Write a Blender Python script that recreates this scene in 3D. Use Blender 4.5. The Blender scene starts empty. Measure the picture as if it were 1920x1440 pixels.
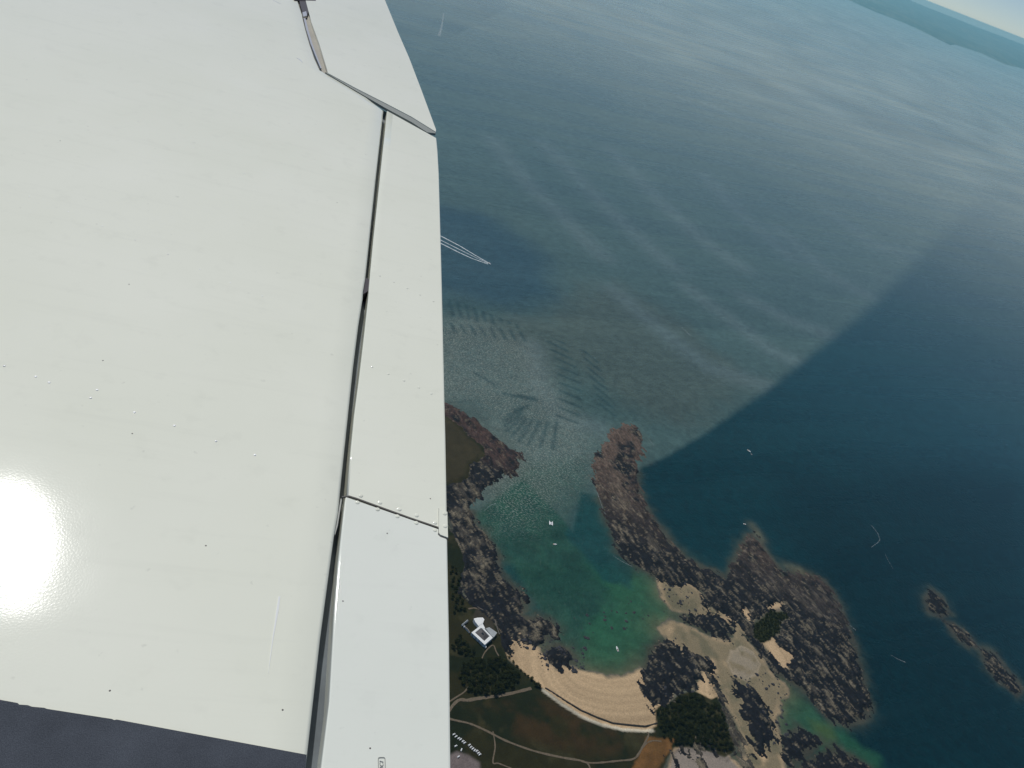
import bpy, bmesh, math, random
import numpy as np
from mathutils import Vector, Matrix

# ------------------------------------------------------------------ camera, world, sun
H = 850.0                                    # flying height above the sea, metres
F_PX = 1440.0
DEP, ROLL = math.radians(33.5), math.radians(21.4)
FWD = np.array([0, math.cos(DEP), -math.sin(DEP)])
_R0 = np.array([1., 0, 0]); _U0 = np.cross(_R0, FWD)
RGT = math.cos(ROLL)*_R0 + math.sin(ROLL)*_U0
UPV = -math.sin(ROLL)*_R0 + math.cos(ROLL)*_U0
sc = bpy.context.scene
C = sc.collection
cam_d = bpy.data.cameras.new('camera'); cam = bpy.data.objects.new('camera', cam_d); C.objects.link(cam)
cam_d.sensor_width = 36; cam_d.lens = 27.0; cam_d.clip_start = 0.05; cam_d.clip_end = 200000
cam.matrix_world = Matrix([[RGT[0], UPV[0], -FWD[0], 0], [RGT[1], UPV[1], -FWD[1], 0],
                           [RGT[2], UPV[2], -FWD[2], H], [0, 0, 0, 1]])
sc.camera = cam
SUN = Vector((-0.4091, 0.4074, 0.8165)).normalized()       # towards the sun
sun_d = bpy.data.lights.new('sun', 'SUN'); sun_d.energy = 2.95; sun_d.angle = math.radians(0.5)
sun_d.color = (1.0, 0.975, 0.93)
sun = bpy.data.objects.new('sun', sun_d); C.objects.link(sun)
sun.rotation_euler = (-SUN).to_track_quat('-Z', 'Y').to_euler(); sun.location = (0, 0, H+40)
w = bpy.data.worlds.new('World'); sc.world = w; w.use_nodes = True
nt = w.node_tree; bg = nt.nodes['Background']
sky = nt.nodes.new('ShaderNodeTexSky'); sky.sky_type = 'NISHITA'; sky.sun_disc = False
sky.sun_elevation = math.asin(SUN.z); sky.sun_rotation = math.atan2(SUN.x, SUN.y)
sky.altitude = 3000; sky.air_density = 0.82; sky.dust_density = 0.3; sky.ozone_density = 3.0
nt.links.new(sky.outputs[0], bg.inputs[0]); bg.inputs[1].default_value = 0.075
sc.view_settings.view_transform = 'Standard'; sc.view_settings.look = 'None'
sc.view_settings.exposure = 0; sc.view_settings.gamma = 1; sc.view_settings.use_curve_mapping = False
sc.cycles.volume_bounces = 1; sc.cycles.max_bounces = 6
HAZE_DENSITY = 3.2e-5

# ------------------------------------------------------------------ helpers
rng = np.random.RandomState(7); random.seed(7)
def ray(u, v):
    d = FWD + (u-960)/F_PX*RGT - (v-720)/F_PX*UPV
    return d/np.linalg.norm(d)
def G(u, v, z=0.0):                          # a point of the ground at height z
    d = ray(u, v); k = (H-z)/-d[2]
    return (d[0]*k, d[1]*k)
def GP(pts, z=0.0): return np.array([G(u, v, z) for u, v in pts])
def tag(o, label=None, cat=None, group=None, kind=None):
    if label: o['label'] = label
    if cat: o['category'] = cat
    if group: o['group'] = group
    if kind: o['kind'] = kind
    return o
def link(name, me, mat=None, parent=None, loc=None):
    o = bpy.data.objects.new(name, me); C.objects.link(o)
    if mat is not None and me is not None and not me.materials: me.materials.append(mat)
    if parent is not None: o.parent = parent
    if loc is not None: o.location = loc
    return o
def empty(name, loc, rz=0.0):
    o = bpy.data.objects.new(name, None); C.objects.link(o); o.location = loc; o.rotation_euler = (0, 0, rz)
    o.empty_display_size = 0.5
    return o
def pymesh(name, verts, faces, smooth=False, cols=None):
    me = bpy.data.meshes.new(name); verts = np.asarray(verts, dtype=np.float32)
    if isinstance(faces, np.ndarray):
        k = faces.shape[1]; me.vertices.add(len(verts)); me.vertices.foreach_set('co', verts.ravel())
        me.loops.add(faces.size); me.polygons.add(len(faces))
        me.loops.foreach_set('vertex_index', faces.astype(np.int32).ravel())
        me.polygons.foreach_set('loop_start', np.arange(0, faces.size, k, dtype=np.int32))
        me.polygons.foreach_set('loop_total', np.full(len(faces), k, dtype=np.int32)); me.update(calc_edges=True)
    else:
        me.from_pydata(verts.tolist(), [], faces); me.update()
    if smooth: me.polygons.foreach_set('use_smooth', np.ones(len(me.polygons), dtype=bool))
    if cols is not None:
        at = me.color_attributes.new('Col', 'FLOAT_COLOR', 'POINT')
        c4 = np.ones((len(verts), 4), dtype=np.float32); c4[:, :cols.shape[1]] = cols; at.data.foreach_set('color', c4.ravel())
    return me
def copy_tree(o, parent=None):
    c = o.copy(); C.objects.link(c); c.parent = parent
    for ch in list(o.children): copy_tree(ch, c)
    return c
def box(bm, x0, x1, y0, y1, z0, z1):
    vs = [bm.verts.new(p) for p in ((x0,y0,z0),(x1,y0,z0),(x1,y1,z0),(x0,y1,z0),(x0,y0,z1),(x1,y0,z1),(x1,y1,z1),(x0,y1,z1))]
    for f in ((3,2,1,0),(4,5,6,7),(0,1,5,4),(1,2,6,5),(2,3,7,6),(3,0,4,7)): bm.faces.new([vs[i] for i in f])
def prism(bm, pts, z0, z1, top=None):
    n = len(pts); top = top or pts
    a = [bm.verts.new((p[0], p[1], z0)) for p in pts]; b = [bm.verts.new((p[0], p[1], z1)) for p in top]
    bm.faces.new(a[::-1]); bm.faces.new(b)
    for i in range(n): bm.faces.new((a[i], a[(i+1) % n], b[(i+1) % n], b[i]))
def tube(bm, p, q, r, n=6, r2=None):
    p, q = Vector(p), Vector(q); d = (q-p).normalized(); x = d.orthogonal().normalized(); y = d.cross(x)
    r2 = r if r2 is None else r2
    a = [bm.verts.new(p+(x*math.cos(t)+y*math.sin(t))*r) for t in [2*math.pi*i/n for i in range(n)]]
    b = [bm.verts.new(q+(x*math.cos(t)+y*math.sin(t))*r2) for t in [2*math.pi*i/n for i in range(n)]]
    bm.faces.new(a[::-1]); bm.faces.new(b)
    for i in range(n): bm.faces.new((a[i], a[(i+1) % n], b[(i+1) % n], b[i]))
def bmobj(name, bm, mat, parent=None, loc=None, smooth=False):
    bmesh.ops.recalc_face_normals(bm, faces=bm.faces)
    me = bpy.data.meshes.new(name); bm.to_mesh(me); bm.free()
    if smooth: me.polygons.foreach_set('use_smooth', [True]*len(me.polygons))
    return link(name, me, mat, parent, loc)

# ---- numpy value noise
_T = [np.random.RandomState(i).rand(256, 256) for i in range(24)]
def vnoise(x, y, s=0):
    t = _T[s % 24]; xi = np.floor(x).astype(int); yi = np.floor(y).astype(int); fx = x-xi; fy = y-yi
    fx = fx*fx*(3-2*fx); fy = fy*fy*(3-2*fy); a, b = xi & 255, yi & 255; a1, b1 = (xi+1) & 255, (yi+1) & 255
    return (t[a, b]*(1-fx)+t[a1, b]*fx)*(1-fy)+(t[a, b1]*(1-fx)+t[a1, b1]*fx)*fy
def fbm(x, y, sc_, oct=4, s=0, lac=2.1, g=0.52):
    v = 0; a = 1; n = 0
    for i in range(oct):
        v = v+a*vnoise(x/sc_*lac**i+17.3*i, y/sc_*lac**i-9.1*i, s+i); n += a; a *= g
    return v/n
def sdf(px, py, poly):                       # signed distance, positive inside
    d2 = np.full(px.shape, 1e18); ins = np.zeros(px.shape, bool); n = len(poly)
    for i in range(n):
        ax, ay = poly[i]; bx, by = poly[(i+1) % n]; ex, ey = bx-ax, by-ay; L = ex*ex+ey*ey+1e-9
        t = np.clip(((px-ax)*ex+(py-ay)*ey)/L, 0, 1); d2 = np.minimum(d2, (px-ax-t*ex)**2+(py-ay-t*ey)**2)
        c = ((ay > py) != (by > py)); xx = ax+(py-ay)*ex/(ey if abs(ey) > 1e-9 else 1e-9); ins ^= c & (px < xx)
    return np.where(ins, 1, -1)*np.sqrt(d2)
def ldist(px, py, pts):                      # distance to a polyline
    d2 = np.full(px.shape, 1e18)
    for i in range(len(pts)-1):
        ax, ay = pts[i]; bx, by = pts[i+1]; ex, ey = bx-ax, by-ay; L = ex*ex+ey*ey+1e-9
        t = np.clip(((px-ax)*ex+(py-ay)*ey)/L, 0, 1); d2 = np.minimum(d2, (px-ax-t*ex)**2+(py-ay-t*ey)**2)
    return np.sqrt(d2)
def sm(x, a, b):
    t = np.clip((x-a)/(b-a), 0, 1); return t*t*(3-2*t)
def lerp(c, col, m): return c*(1-m[..., None])+np.asarray(col)*m[..., None]

# ------------------------------------------------------------------ materials
def mat(name, col=(.5, .5, .5), rough=.5, metal=0, coat=0, coat_rough=.05, attr=False, ior=None, spec=None):
    m = bpy.data.materials.new(name); m.use_nodes = True; n = m.node_tree; b = n.nodes['Principled BSDF']
    b.inputs['Base Color'].default_value = (*col, 1); b.inputs['Roughness'].default_value = rough
    b.inputs['Metallic'].default_value = metal; b.inputs['Coat Weight'].default_value = coat
    b.inputs['Coat Roughness'].default_value = coat_rough
    if ior: b.inputs['IOR'].default_value = ior
    if spec is not None: b.inputs['Specular IOR Level'].default_value = spec
    if attr:
        a = n.nodes.new('ShaderNodeAttribute'); a.attribute_name = 'Col'; n.links.new(a.outputs['Color'], b.inputs['Base Color'])
    return m
def N(m, t, **kw):
    x = m.node_tree.nodes.new(t)
    for k, v in kw.items():
        if k.startswith('i_'): x.inputs[int(k[2:]) if k[2:].isdigit() else k[2:].replace('_', ' ')].default_value = v
        else: setattr(x, k, v)
    return x
def L(m, a, b): m.node_tree.links.new(a, b)
def mapped(m, scale=(1, 1, 1), rot=(0, 0, 0), coord='Object'):
    tc = N(m, 'ShaderNodeTexCoord'); mp = N(m, 'ShaderNodeMapping'); mp.inputs['Scale'].default_value = scale
    mp.inputs['Rotation'].default_value = rot; L(m, tc.outputs[coord], mp.inputs[0]); return mp.outputs[0]
def noise(m, vec, scale, detail=3, rough=.5, dist=0):
    n = N(m, 'ShaderNodeTexNoise'); n.inputs['Scale'].default_value = scale; n.inputs['Detail'].default_value = detail
    n.inputs['Roughness'].default_value = rough; n.inputs['Distortion'].default_value = dist
    if vec is not None: L(m, vec, n.inputs['Vector'])
    return n.outputs['Fac']
def ramp(m, fac, stops):
    r = N(m, 'ShaderNodeValToRGB'); e = r.color_ramp.elements
    while len(e) < len(stops): e.new(.5)
    for i, (p, c) in enumerate(stops): e[i].position = p; e[i].color = (*c, 1) if len(c) == 3 else c
    L(m, fac, r.inputs[0]); return r.outputs[0]
def mult(m, a, b, fac=1.0, mode='MULTIPLY'):
    x = N(m, 'ShaderNodeMix', data_type='RGBA', blend_type=mode); x.inputs[0].default_value = fac
    L(m, a, x.inputs[6]); L(m, b, x.inputs[7]); return x.outputs[2]
def bump(m, h, strength=.3, dist=1.0, normal=None):
    b = N(m, 'ShaderNodeBump'); b.inputs['Strength'].default_value = strength; b.inputs['Distance'].default_value = dist
    L(m, h, b.inputs['Height'])
    if normal is not None: L(m, normal, b.inputs['Normal'])
    return b.outputs[0]
def bs(m): return m.node_tree.nodes['Principled BSDF']
def g3(v): return (v, v, v)

def vary(m, base_from_attr, scale, lo, hi, vec=None, detail=4):
    n_ = noise(m, vec if vec is not None else mapped(m), scale, detail, .6)
    r = ramp(m, n_, [(.3, g3(lo)), (.7, g3(hi))])
    b = bs(m)
    if base_from_attr:
        src = [x for x in m.node_tree.nodes if x.type == 'ATTRIBUTE'][0].outputs['Color']
    else:
        rgb = N(m, 'ShaderNodeRGB'); rgb.outputs[0].default_value = b.inputs['Base Color'].default_value; src = rgb.outputs[0]
    L(m, mult(m, src, r), b.inputs['Base Color']); return n_

# sea
M_sea = mat('sea_water', (.01, .05, .06), .2, attr=True, ior=1.333)
b = bs(M_sea)
at = [x for x in M_sea.node_tree.nodes if x.type == 'ATTRIBUTE'][0]
line_rot = math.atan2(6102-4075, 2676+435)
v0 = mapped(M_sea)
vs_ = mapped(M_sea, (.09, 1, 1), (0, 0, 0))
vl = N(M_sea, 'ShaderNodeVectorRotate', rotation_type='Z_AXIS'); vl.inputs['Angle'].default_value = -line_rot
L(M_sea, v0, vl.inputs['Vector'])
vlm = N(M_sea, 'ShaderNodeMapping'); vlm.inputs['Scale'].default_value = (.07, 1, 1); L(M_sea, vl.outputs[0], vlm.inputs[0])
streak = noise(M_sea, vlm.outputs[0], .009, 5, .55, .6)
patch = noise(M_sea, v0, .0022, 5, .55)
fine = noise(M_sea, v0, .22, 3, .7)
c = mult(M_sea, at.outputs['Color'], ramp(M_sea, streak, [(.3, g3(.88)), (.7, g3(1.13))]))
c = mult(M_sea, c, ramp(M_sea, patch, [(.3, (.9, .93, .96)), (.7, (1.08, 1.06, 1.04))]))
c = mult(M_sea, c, ramp(M_sea, fine, [(.25, g3(.85)), (.75, g3(1.16))]))
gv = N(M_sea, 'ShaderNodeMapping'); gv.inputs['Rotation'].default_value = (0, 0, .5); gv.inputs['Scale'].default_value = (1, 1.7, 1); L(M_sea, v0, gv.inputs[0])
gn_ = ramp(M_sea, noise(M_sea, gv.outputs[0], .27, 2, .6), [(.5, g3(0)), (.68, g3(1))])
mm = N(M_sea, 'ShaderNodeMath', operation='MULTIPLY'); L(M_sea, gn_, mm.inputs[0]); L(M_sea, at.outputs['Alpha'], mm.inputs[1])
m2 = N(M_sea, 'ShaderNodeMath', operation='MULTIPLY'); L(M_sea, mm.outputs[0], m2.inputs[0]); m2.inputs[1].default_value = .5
mx = N(M_sea, 'ShaderNodeMix', data_type='RGBA'); L(M_sea, m2.outputs[0], mx.inputs[0]); L(M_sea, c, mx.inputs[6]); mx.inputs[7].default_value = (.42, .45, .38, 1); c = mx.outputs[2]  # sun glitter flecks mixed into the base colour where the mask allows
L(M_sea, c, b.inputs['Base Color'])
rr = ramp(M_sea, streak, [(.35, g3(.22)), (.62, g3(.34))]); L(M_sea, rr, b.inputs['Roughness'])
wv = noise(M_sea, v0, .16, 4, .62); wv2 = noise(M_sea, vlm.outputs[0], .06, 3, .5)
n1 = bump(M_sea, wv2, .5, 1.2); n2 = bump(M_sea, wv, .8, 1.3, n1); L(M_sea, n2, b.inputs['Normal'])

# ground
M_ground = mat('ground_cover', rough=.95, attr=True, spec=.15)
gn = vary(M_ground, True, .55, .78, 1.2)
L(M_ground, bump(M_ground, gn, .5, .6), bs(M_ground).inputs['Normal'])
M_rock = mat('reef_rock', rough=.8, attr=True, spec=.2)
vr0 = N(M_rock, 'ShaderNodeVectorRotate', rotation_type='Z_AXIS'); vr0.inputs['Angle'].default_value = math.radians(46)
L(M_rock, mapped(M_rock), vr0.inputs['Vector']); vr1 = N(M_rock, 'ShaderNodeMapping'); vr1.inputs['Scale'].default_value = (.4, 1.3, 1); L(M_rock, vr0.outputs[0], vr1.inputs[0])
rn = noise(M_rock, vr1.outputs[0], .26, 6, .8)
rr1 = ramp(M_rock, rn, [(.34, g3(.25)), (.52, g3(.8)), (.70, g3(1.7))])
L(M_rock, mult(M_rock, [x for x in M_rock.node_tree.nodes if x.type == 'ATTRIBUTE'][0].outputs['Color'], rr1), bs(M_rock).inputs['Base Color'])
L(M_rock, bump(M_rock, rn, .7, 1.5), bs(M_rock).inputs['Normal'])
M_boulder = mat('boulder_stone', (.022, .021, .026), .8); vary(M_boulder, False, .8, .5, 1.6)
M_far = mat('far_land', rough=1, attr=True, spec=0)
M_path = mat('trodden_path', (.145, .115, .08), .95, spec=.1); vary(M_path, False, .5, .75, 1.2)
M_leaf = []
for i, c_ in enumerate([(.014, .018, .004), (.018, .022, .004), (.026, .029, .006)]):
    m = mat('foliage', c_, .75, spec=.1); vary(m, False, .9, .55, 1.5); M_leaf.append(m)
M_trunk = mat('bark', (.09, .065, .045), .9)
M_white = mat('white_render', (.8, .8, .76), .7); vary(M_white, False, .8, .93, 1.03)
M_slate = mat('dark_slate', (.06, .052, .05), .6); vary(M_slate, False, 1.2, .6, 1.4)
M_zinc = mat('pale_zinc', (.36, .38, .38), .45); vary(M_zinc, False, .8, .85, 1.1)
M_glass = mat('window_glass', (.02, .025, .03), .1)
M_stone = mat('wall_stone', (.16, .14, .12), .9); vary(M_stone, False, .9, .6, 1.3)
M_gel = mat('boat_gelcoat', (.82, .82, .8), .3, coat=.3)
M_wood = mat('boat_deck', (.3, .2, .11), .6)
M_navy = mat('dark_canvas', (.02, .03, .06), .7)
M_alu = mat('bare_aluminium', (.55, .55, .55), .35, .9)
M_tyre = mat('tyre_rubber', (.02, .02, .02), .9)
M_carred = mat('car_paint_red', (.3, .03, .03), .3, coat=.5)
M_foam = mat('sea_foam', (.75, .8, .8), .8)
fb = bs(M_foam); fn = noise(M_foam, mapped(M_foam), .7, 4, .7)
L(M_foam, ramp(M_foam, fn, [(.36, g3(0)), (.56, g3(1))]), fb.inputs['Alpha'])

# wing paint
M_wing = mat('wing_paint', (.66, .68, .635), .75, coat=.85, coat_rough=.068, spec=.2)
bw = bs(M_wing); vw = mapped(M_wing)
mott = noise(M_wing, vw, 2.2, 4, .5); blot = noise(M_wing, vw, 14, 3, .6)
cc = ramp(M_wing, mott, [(.3, (.79, .80, .665)), (.7, (.83, .835, .71))])
cc = mult(M_wing, cc, ramp(M_wing, blot, [(.25, g3(.955)), (.42, g3(1))]))
vst = N(M_wing, 'ShaderNodeMapping'); vst.inputs['Scale'].default_value = (1.2, 14, 1); vst.inputs['Rotation'].default_value = (0, 0, .12); L(M_wing, vw, vst.inputs[0])
cc = mult(M_wing, cc, ramp(M_wing, noise(M_wing, vst.outputs[0], 1.6, 5, .65), [(.30, g3(.972)), (.46, g3(1))]))
cc = mult(M_wing, cc, ramp(M_wing, noise(M_wing, vw, 55, 2, .5), [(.22, g3(.88)), (.29, g3(1))]))
L(M_wing, cc, bw.inputs['Base Color'])
peel = noise(M_wing, vw, 260, 2, .5); wavy = noise(M_wing, vw, 3.5, 2, .4)
nb = bump(M_wing, wavy, .07, .04); nb = bump(M_wing, peel, .035, .002, nb)
L(M_wing, nb, bw.inputs['Coat Normal']); L(M_wing, nb, bw.inputs['Normal'])
M_wing2 = M_wing.copy(); M_wing2.name = 'flap_paint'
M_wing3 = M_wing.copy(); M_wing3.name = 'inner_flap_tint'  # same paint, tinted cooler to imitate light on the tilted panel
for q_ in M_wing3.node_tree.nodes:
    if q_.type == 'VALTORGB' and q_.color_ramp.elements[0].color[0] != q_.color_ramp.elements[0].color[2]:
        q_.color_ramp.elements[0].color = (.77, .795, .70, 1); q_.color_ramp.elements[1].color = (.81, .83, .74, 1)
M_grip = mat('walkway_grit', (.055, .064, .078), .92, spec=.2)
gr = noise(M_grip, mapped(M_grip), 620, 3, .7); gr2 = noise(M_grip, mapped(M_grip), 9, 4, .6)
cg = mult(M_grip, ramp(M_grip, gr, [(.3, (.040, .047, .058)), (.7, (.090, .101, .118))]), ramp(M_grip, gr2, [(.3, g3(.82)), (.7, g3(1.2))]))
L(M_grip, cg, bs(M_grip).inputs['Base Color']); L(M_grip, bump(M_grip, gr, .6, .0015), bs(M_grip).inputs['Normal'])
M_shroud = mat('gap_grey', (.13, .15, .165), .7); vary(M_shroud, False, 9, .8, 1.2)
M_beige = mat('primer_beige', (.36, .34, .28), .6); vary(M_beige, False, 14, .9, 1.06)
M_cap = mat('end_cap_shade', (.25, .27, .245), .6)  # grey carries the shade on the aileron's end face
M_dark = mat('dark_metal', (.05, .045, .05), .5, .5)
M_seal = mat('sealant_edge', (.35, .36, .33), .6)
M_print = mat('placard_print', (.27, .28, .26), .6)
M_streak = mat('streak_gloss', (.85, .86, .82), .15, coat=1, coat_rough=.03)  # pale gloss for the reflection streak and flecks built on the skin
M_speck = mat('dirt_speck', (.12, .11, .10), .8)

# ------------------------------------------------------------------ coast outlines
HEAD_ROCK = GP([(640,700),(760,716),(833,752),(854,765),(880,778),(906,799),(929,818),(950,831),(974,852),(978,866),(966,884),(945,893),(929,903),(912,918),(897,938),(886,955),(892,985),(905,998),(921,1016),(938,1043),(936,1068),(950,1087),(972,1105),(984,1122),(984,1140),(978,1154),(1005,1160),(1030,1164),(1042,1178),(1040,1192),(1018,1202),(1000,1210),(985,1200),(975,1188),(962,1188),(957,1210),(950,1228),(938,1200),(920,1170),(890,1150),(862,1110),(860,1060),(850,1000),(830,960),(640,960)])
HEAD_GRASS = GP([(600,730),(780,745),(838,780),(858,792),(880,815),(905,835),(913,850),(900,864),(884,871),(880,894),(862,906),(840,911),(600,900)], 3)
BAND = GP([(600,1000),(838,985),(852,1000),(866,1030),(873,1058),(866,1085),(862,1108),(880,1128),(900,1140),(925,1160),(940,1185),(946,1215),(952,1236),(980,1258),(1000,1275),(1020,1292),(1057,1318),(1095,1345),(1130,1359),(1168,1369),(1215,1373),(1232,1360),(1228,1330),(1260,1314),(1275,1300),(1305,1296),(1332,1310),(1346,1306),(1362,1345),(1372,1380),(1380,1405),(1360,1420),(1330,1408),(1290,1400),(1262,1402),(1250,1425),(1240,1450),(1240,1700),(600,1700)], 3)
SANDS = [
 ('beach', [(950,1230),(962,1200),(958,1186),(970,1184),(982,1205),(1010,1219),(1022,1238),(1042,1256),(1055,1252),(1092,1260),(1115,1267),(1145,1271),(1177,1269),(1204,1259),(1240,1262),(1260,1300),(1240,1340),(1238,1362),(1215,1373),(1168,1371),(1130,1361),(1095,1348),(1057,1322),(1020,1296),(980,1262)]),
 ('flats', [(1236,1178),(1262,1168),(1290,1178),(1330,1196),(1366,1208),(1378,1196),(1382,1178),(1396,1195),(1412,1215),(1425,1232),(1440,1255),(1450,1272),(1470,1285),(1478,1300),(1462,1312),(1450,1340),(1452,1362),(1464,1382),(1462,1400),(1470,1445),(1440,1700),(1400,1700),(1400,1400),(1380,1345),(1352,1300),(1335,1268),(1300,1235),(1262,1205)]),
 ('bayside', [(1236,1078),(1250,1086),(1262,1100),(1290,1095),(1310,1110),(1325,1140),(1350,1145),(1378,1160),(1400,1190),(1378,1175),(1345,1158),(1300,1150),(1262,1142),(1245,1120)]),
 ('pass', [(1298,1290),(1312,1275),(1318,1258),(1328,1256),(1342,1275),(1352,1300),(1345,1308),(1330,1310),(1312,1305)]),
 ('south', [(1255,1445),(1262,1412),(1285,1395),(1320,1390),(1350,1402),(1370,1425),(1390,1445),(1420,1700),(1240,1700)]),
 ('inner', [(1425,1200),(1450,1196),(1466,1215),(1487,1228),(1484,1246),(1466,1252),(1456,1238),(1440,1222)]),
 ('notch', [(1440,1140),(1452,1131),(1468,1131),(1466,1138),(1450,1144)]),
 ('notch', [(1391,1140),(1402,1142),(1410,1158),(1406,1168),(1398,1158)]),
]
SANDS = [(n_, GP(p, .5)) for n_, p in SANDS]
SPIT = [(1150,806),(1165,793),(1190,798),(1208,825),(1206,850),(1196,868),(1192,892),(1200,922),(1212,950),(1236,985),(1260,1018),(1285,1045),(1312,1060),(1342,1070),(1364,1084),(1374,1060),(1388,1030),(1400,1008),(1410,1000),(1426,1012),(1438,1035),(1455,1056),(1468,1076),(1490,1071),(1520,1077),(1545,1088),(1562,1112),(1582,1150),(1600,1200),(1612,1250),(1622,1290),(1632,1330),(1618,1352),(1588,1358),(1560,1350),(1535,1327),(1518,1305),(1500,1288),(1478,1276),(1458,1266),(1442,1252),(1428,1232),(1413,1214),(1397,1196),(1385,1176),(1372,1160),(1345,1146),(1322,1134),(1312,1108),(1290,1096),(1262,1098),(1238,1086),(1210,1070),(1175,1050),(1158,1035),(1154,1010),(1140,980),(1130,950),(1120,925),(1112,900),(1112,870),(1122,845)]
REEFS = [   # outline, z base, height, brown share, label
 ('head', HEAD_ROCK, 3.5, .34, 'long dark rocky shore round the grassy headland beside the wing, running down to the beach'),
 ('spit', GP(SPIT), 3.6, .36, 'largest reef, long curved spit of brown and black rock closing the bay'),
 ('beach_r', GP([(1250,1200),(1275,1214),(1305,1226),(1330,1240),(1342,1265),(1322,1258),(1312,1275),(1298,1292),(1275,1300),(1260,1316),(1232,1324),(1222,1334),(1210,1312),(1201,1287),(1204,1267),(1214,1242),(1220,1220),(1236,1205)]), 3.6, .3, 'dark ragged reef between the right end of the beach and the sand flats'),
 ('bch', GP([(1014,1225),(1030,1212),(1050,1208),(1066,1215),(1078,1236),(1072,1248),(1055,1252),(1040,1250),(1025,1244)]), 2.6, .1, 'small black weedy rock patch at the waterline of the beach'),
 ('mid', GP([(1274,1158),(1290,1149),(1330,1147),(1356,1160),(1375,1173),(1378,1186),(1367,1192),(1372,1206),(1350,1201),(1335,1187),(1310,1176),(1290,1167)]), 2.6, .12, 'dark oval reef lying on the sand flats beneath the spit'),
 ('ridge', GP([(1318,1258),(1330,1262),(1347,1290),(1364,1330),(1380,1362),(1394,1395),(1412,1445),(1440,1700),(1420,1700),(1392,1445),(1376,1400),(1362,1345),(1350,1310),(1335,1290)]), 3.2, .6, 'narrow grey brown rock ridge edging the dark wood'),
 ('c', GP([(1374,1272),(1400,1284),(1426,1300),(1442,1330),(1450,1362),(1440,1402),(1430,1424),(1416,1418),(1402,1372),(1390,1332),(1378,1300)]), 3.2, .1, 'elongated black reef between the sand flats and the ridge by the wood'),
 ('f', GP([(1460,1392),(1475,1376),(1500,1367),(1517,1378),(1536,1390),(1530,1402),(1504,1420),(1480,1436),(1464,1420)]), 2.8, .08, 'rounded black reef in the green shallows near the lower edge'),
 ('f2', GP([(1490,1450),(1512,1432),(1540,1414),(1570,1404),(1602,1420),(1640,1450),(1600,1480),(1520,1480)]), 2.8, .1, 'black reef cut by the lower edge of the photo'),
 ('s', GP([(1262,1440),(1268,1410),(1290,1396),(1320,1392),(1345,1402),(1350,1412),(1330,1408),(1310,1405),(1330,1440),(1340,1480),(1310,1470),(1300,1420),(1285,1412)]), 2.4, .5, 'pale grey broken rocks beneath the dark wood'),
 ('g1', GP([(1735,1120),(1748,1108),(1768,1120),(1778,1148),(1765,1158),(1740,1146)]), 2.0, .3, 'upper small skerry in the open sea on the right'),
 ('g2', GP([(1768,1164),(1790,1170),(1815,1190),(1832,1213),(1815,1212),(1788,1190)]), 1.6, .4, 'thin middle skerry in the open sea on the right'),
 ('g3', GP([(1838,1214),(1868,1226),(1898,1266),(1918,1290),(1906,1302),(1872,1278),(1850,1250)]), 2.0, .4, 'lower brown skerry in the open sea at the right edge'),
]
GREEN = GP([(1445,1142),(1476,1147),(1482,1158),(1466,1164),(1462,1185),(1442,1200),(1426,1205),(1414,1192),(1411,1172),(1430,1158)], 3)
ORANGE = GP([(1190,1428),(1205,1402),(1213,1382),(1240,1383),(1264,1386),(1257,1405),(1236,1440),(1200,1500),(1160,1480)], 3)
WOOD_R = GP([(1233,1327),(1262,1316),(1272,1302),(1288,1300),(1308,1302),(1330,1312),(1344,1308),(1358,1345),(1368,1380),(1372,1398),(1355,1410),(1330,1400),(1300,1392),(1268,1396),(1240,1378),(1232,1355)], 5)
WOOD_L = GP([(862,1240),(880,1232),(905,1236),(930,1226),(950,1238),(962,1250),(972,1262),(974,1280),(945,1296),(915,1303),(885,1298),(866,1286),(858,1262)], 5)
WOOD_H = GP([(846,1195),(868,1192),(882,1212),(898,1224),(884,1232),(850,1228)], 5)
WOOD_T = GP([(842,1060),(862,1062),(866,1085),(858,1108),(872,1128),(882,1145),(872,1150),(844,1150)], 5)

# ------------------------------------------------------------------ ground heights and colours
STEP = 2.0
gx = np.arange(-330, 1060, STEP); gy = np.arange(380, 1500, STEP)
X, Y = np.meshgrid(gx, gy, indexing='ij')
wob = (fbm(X, Y, 22, 4, 3)-.5)
wobf = (fbm(X, Y, 7, 3, 5)-.5)
sd_s = np.full(X.shape, -1e9); sand_each = {}
for n_, p in SANDS:
    d = sdf(X, Y, p); sand_each.setdefault(n_, []).append(d); sd_s = np.maximum(sd_s, d)
sd_s = sd_s+wob*13+wobf*5
sd_l = sdf(X, Y, BAND)+wobf*3; sd_h = sdf(X, Y, HEAD_GRASS)+wobf*7+wob*5
land = np.maximum(sd_l, sd_h)
sd_r = {k: sdf(X, Y, p) for k, p, *_ in REEFS}
Z = np.full(X.shape, -3.0)
Z = np.maximum(Z, np.where(sd_s > -8, np.clip(.25+sd_s*.045, -3, 1.4), -3)+wob*.25)
Z = np.maximum(Z, np.where(land > -4, np.clip(2.2+land*.12, -3, 3.4)+wob*.8, -3))
reefmax = np.max(np.stack(list(sd_r.values())), 0)
Z = np.maximum(Z, np.clip(-.6+reefmax*.07, -3, .12))
col = np.zeros(X.shape+(3,)); col[:] = (.09, .095, .07)
sand_c = np.array((.47, .335, .195))
col = lerp(col, (.15, .125, .09), sm(reefmax, -2, 8)*sm(fbm(X, Y, 12, 3, 17), .3, .6)); u_ = sm(sd_s, -6, 2); col = lerp(col, sand_c, u_)
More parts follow.
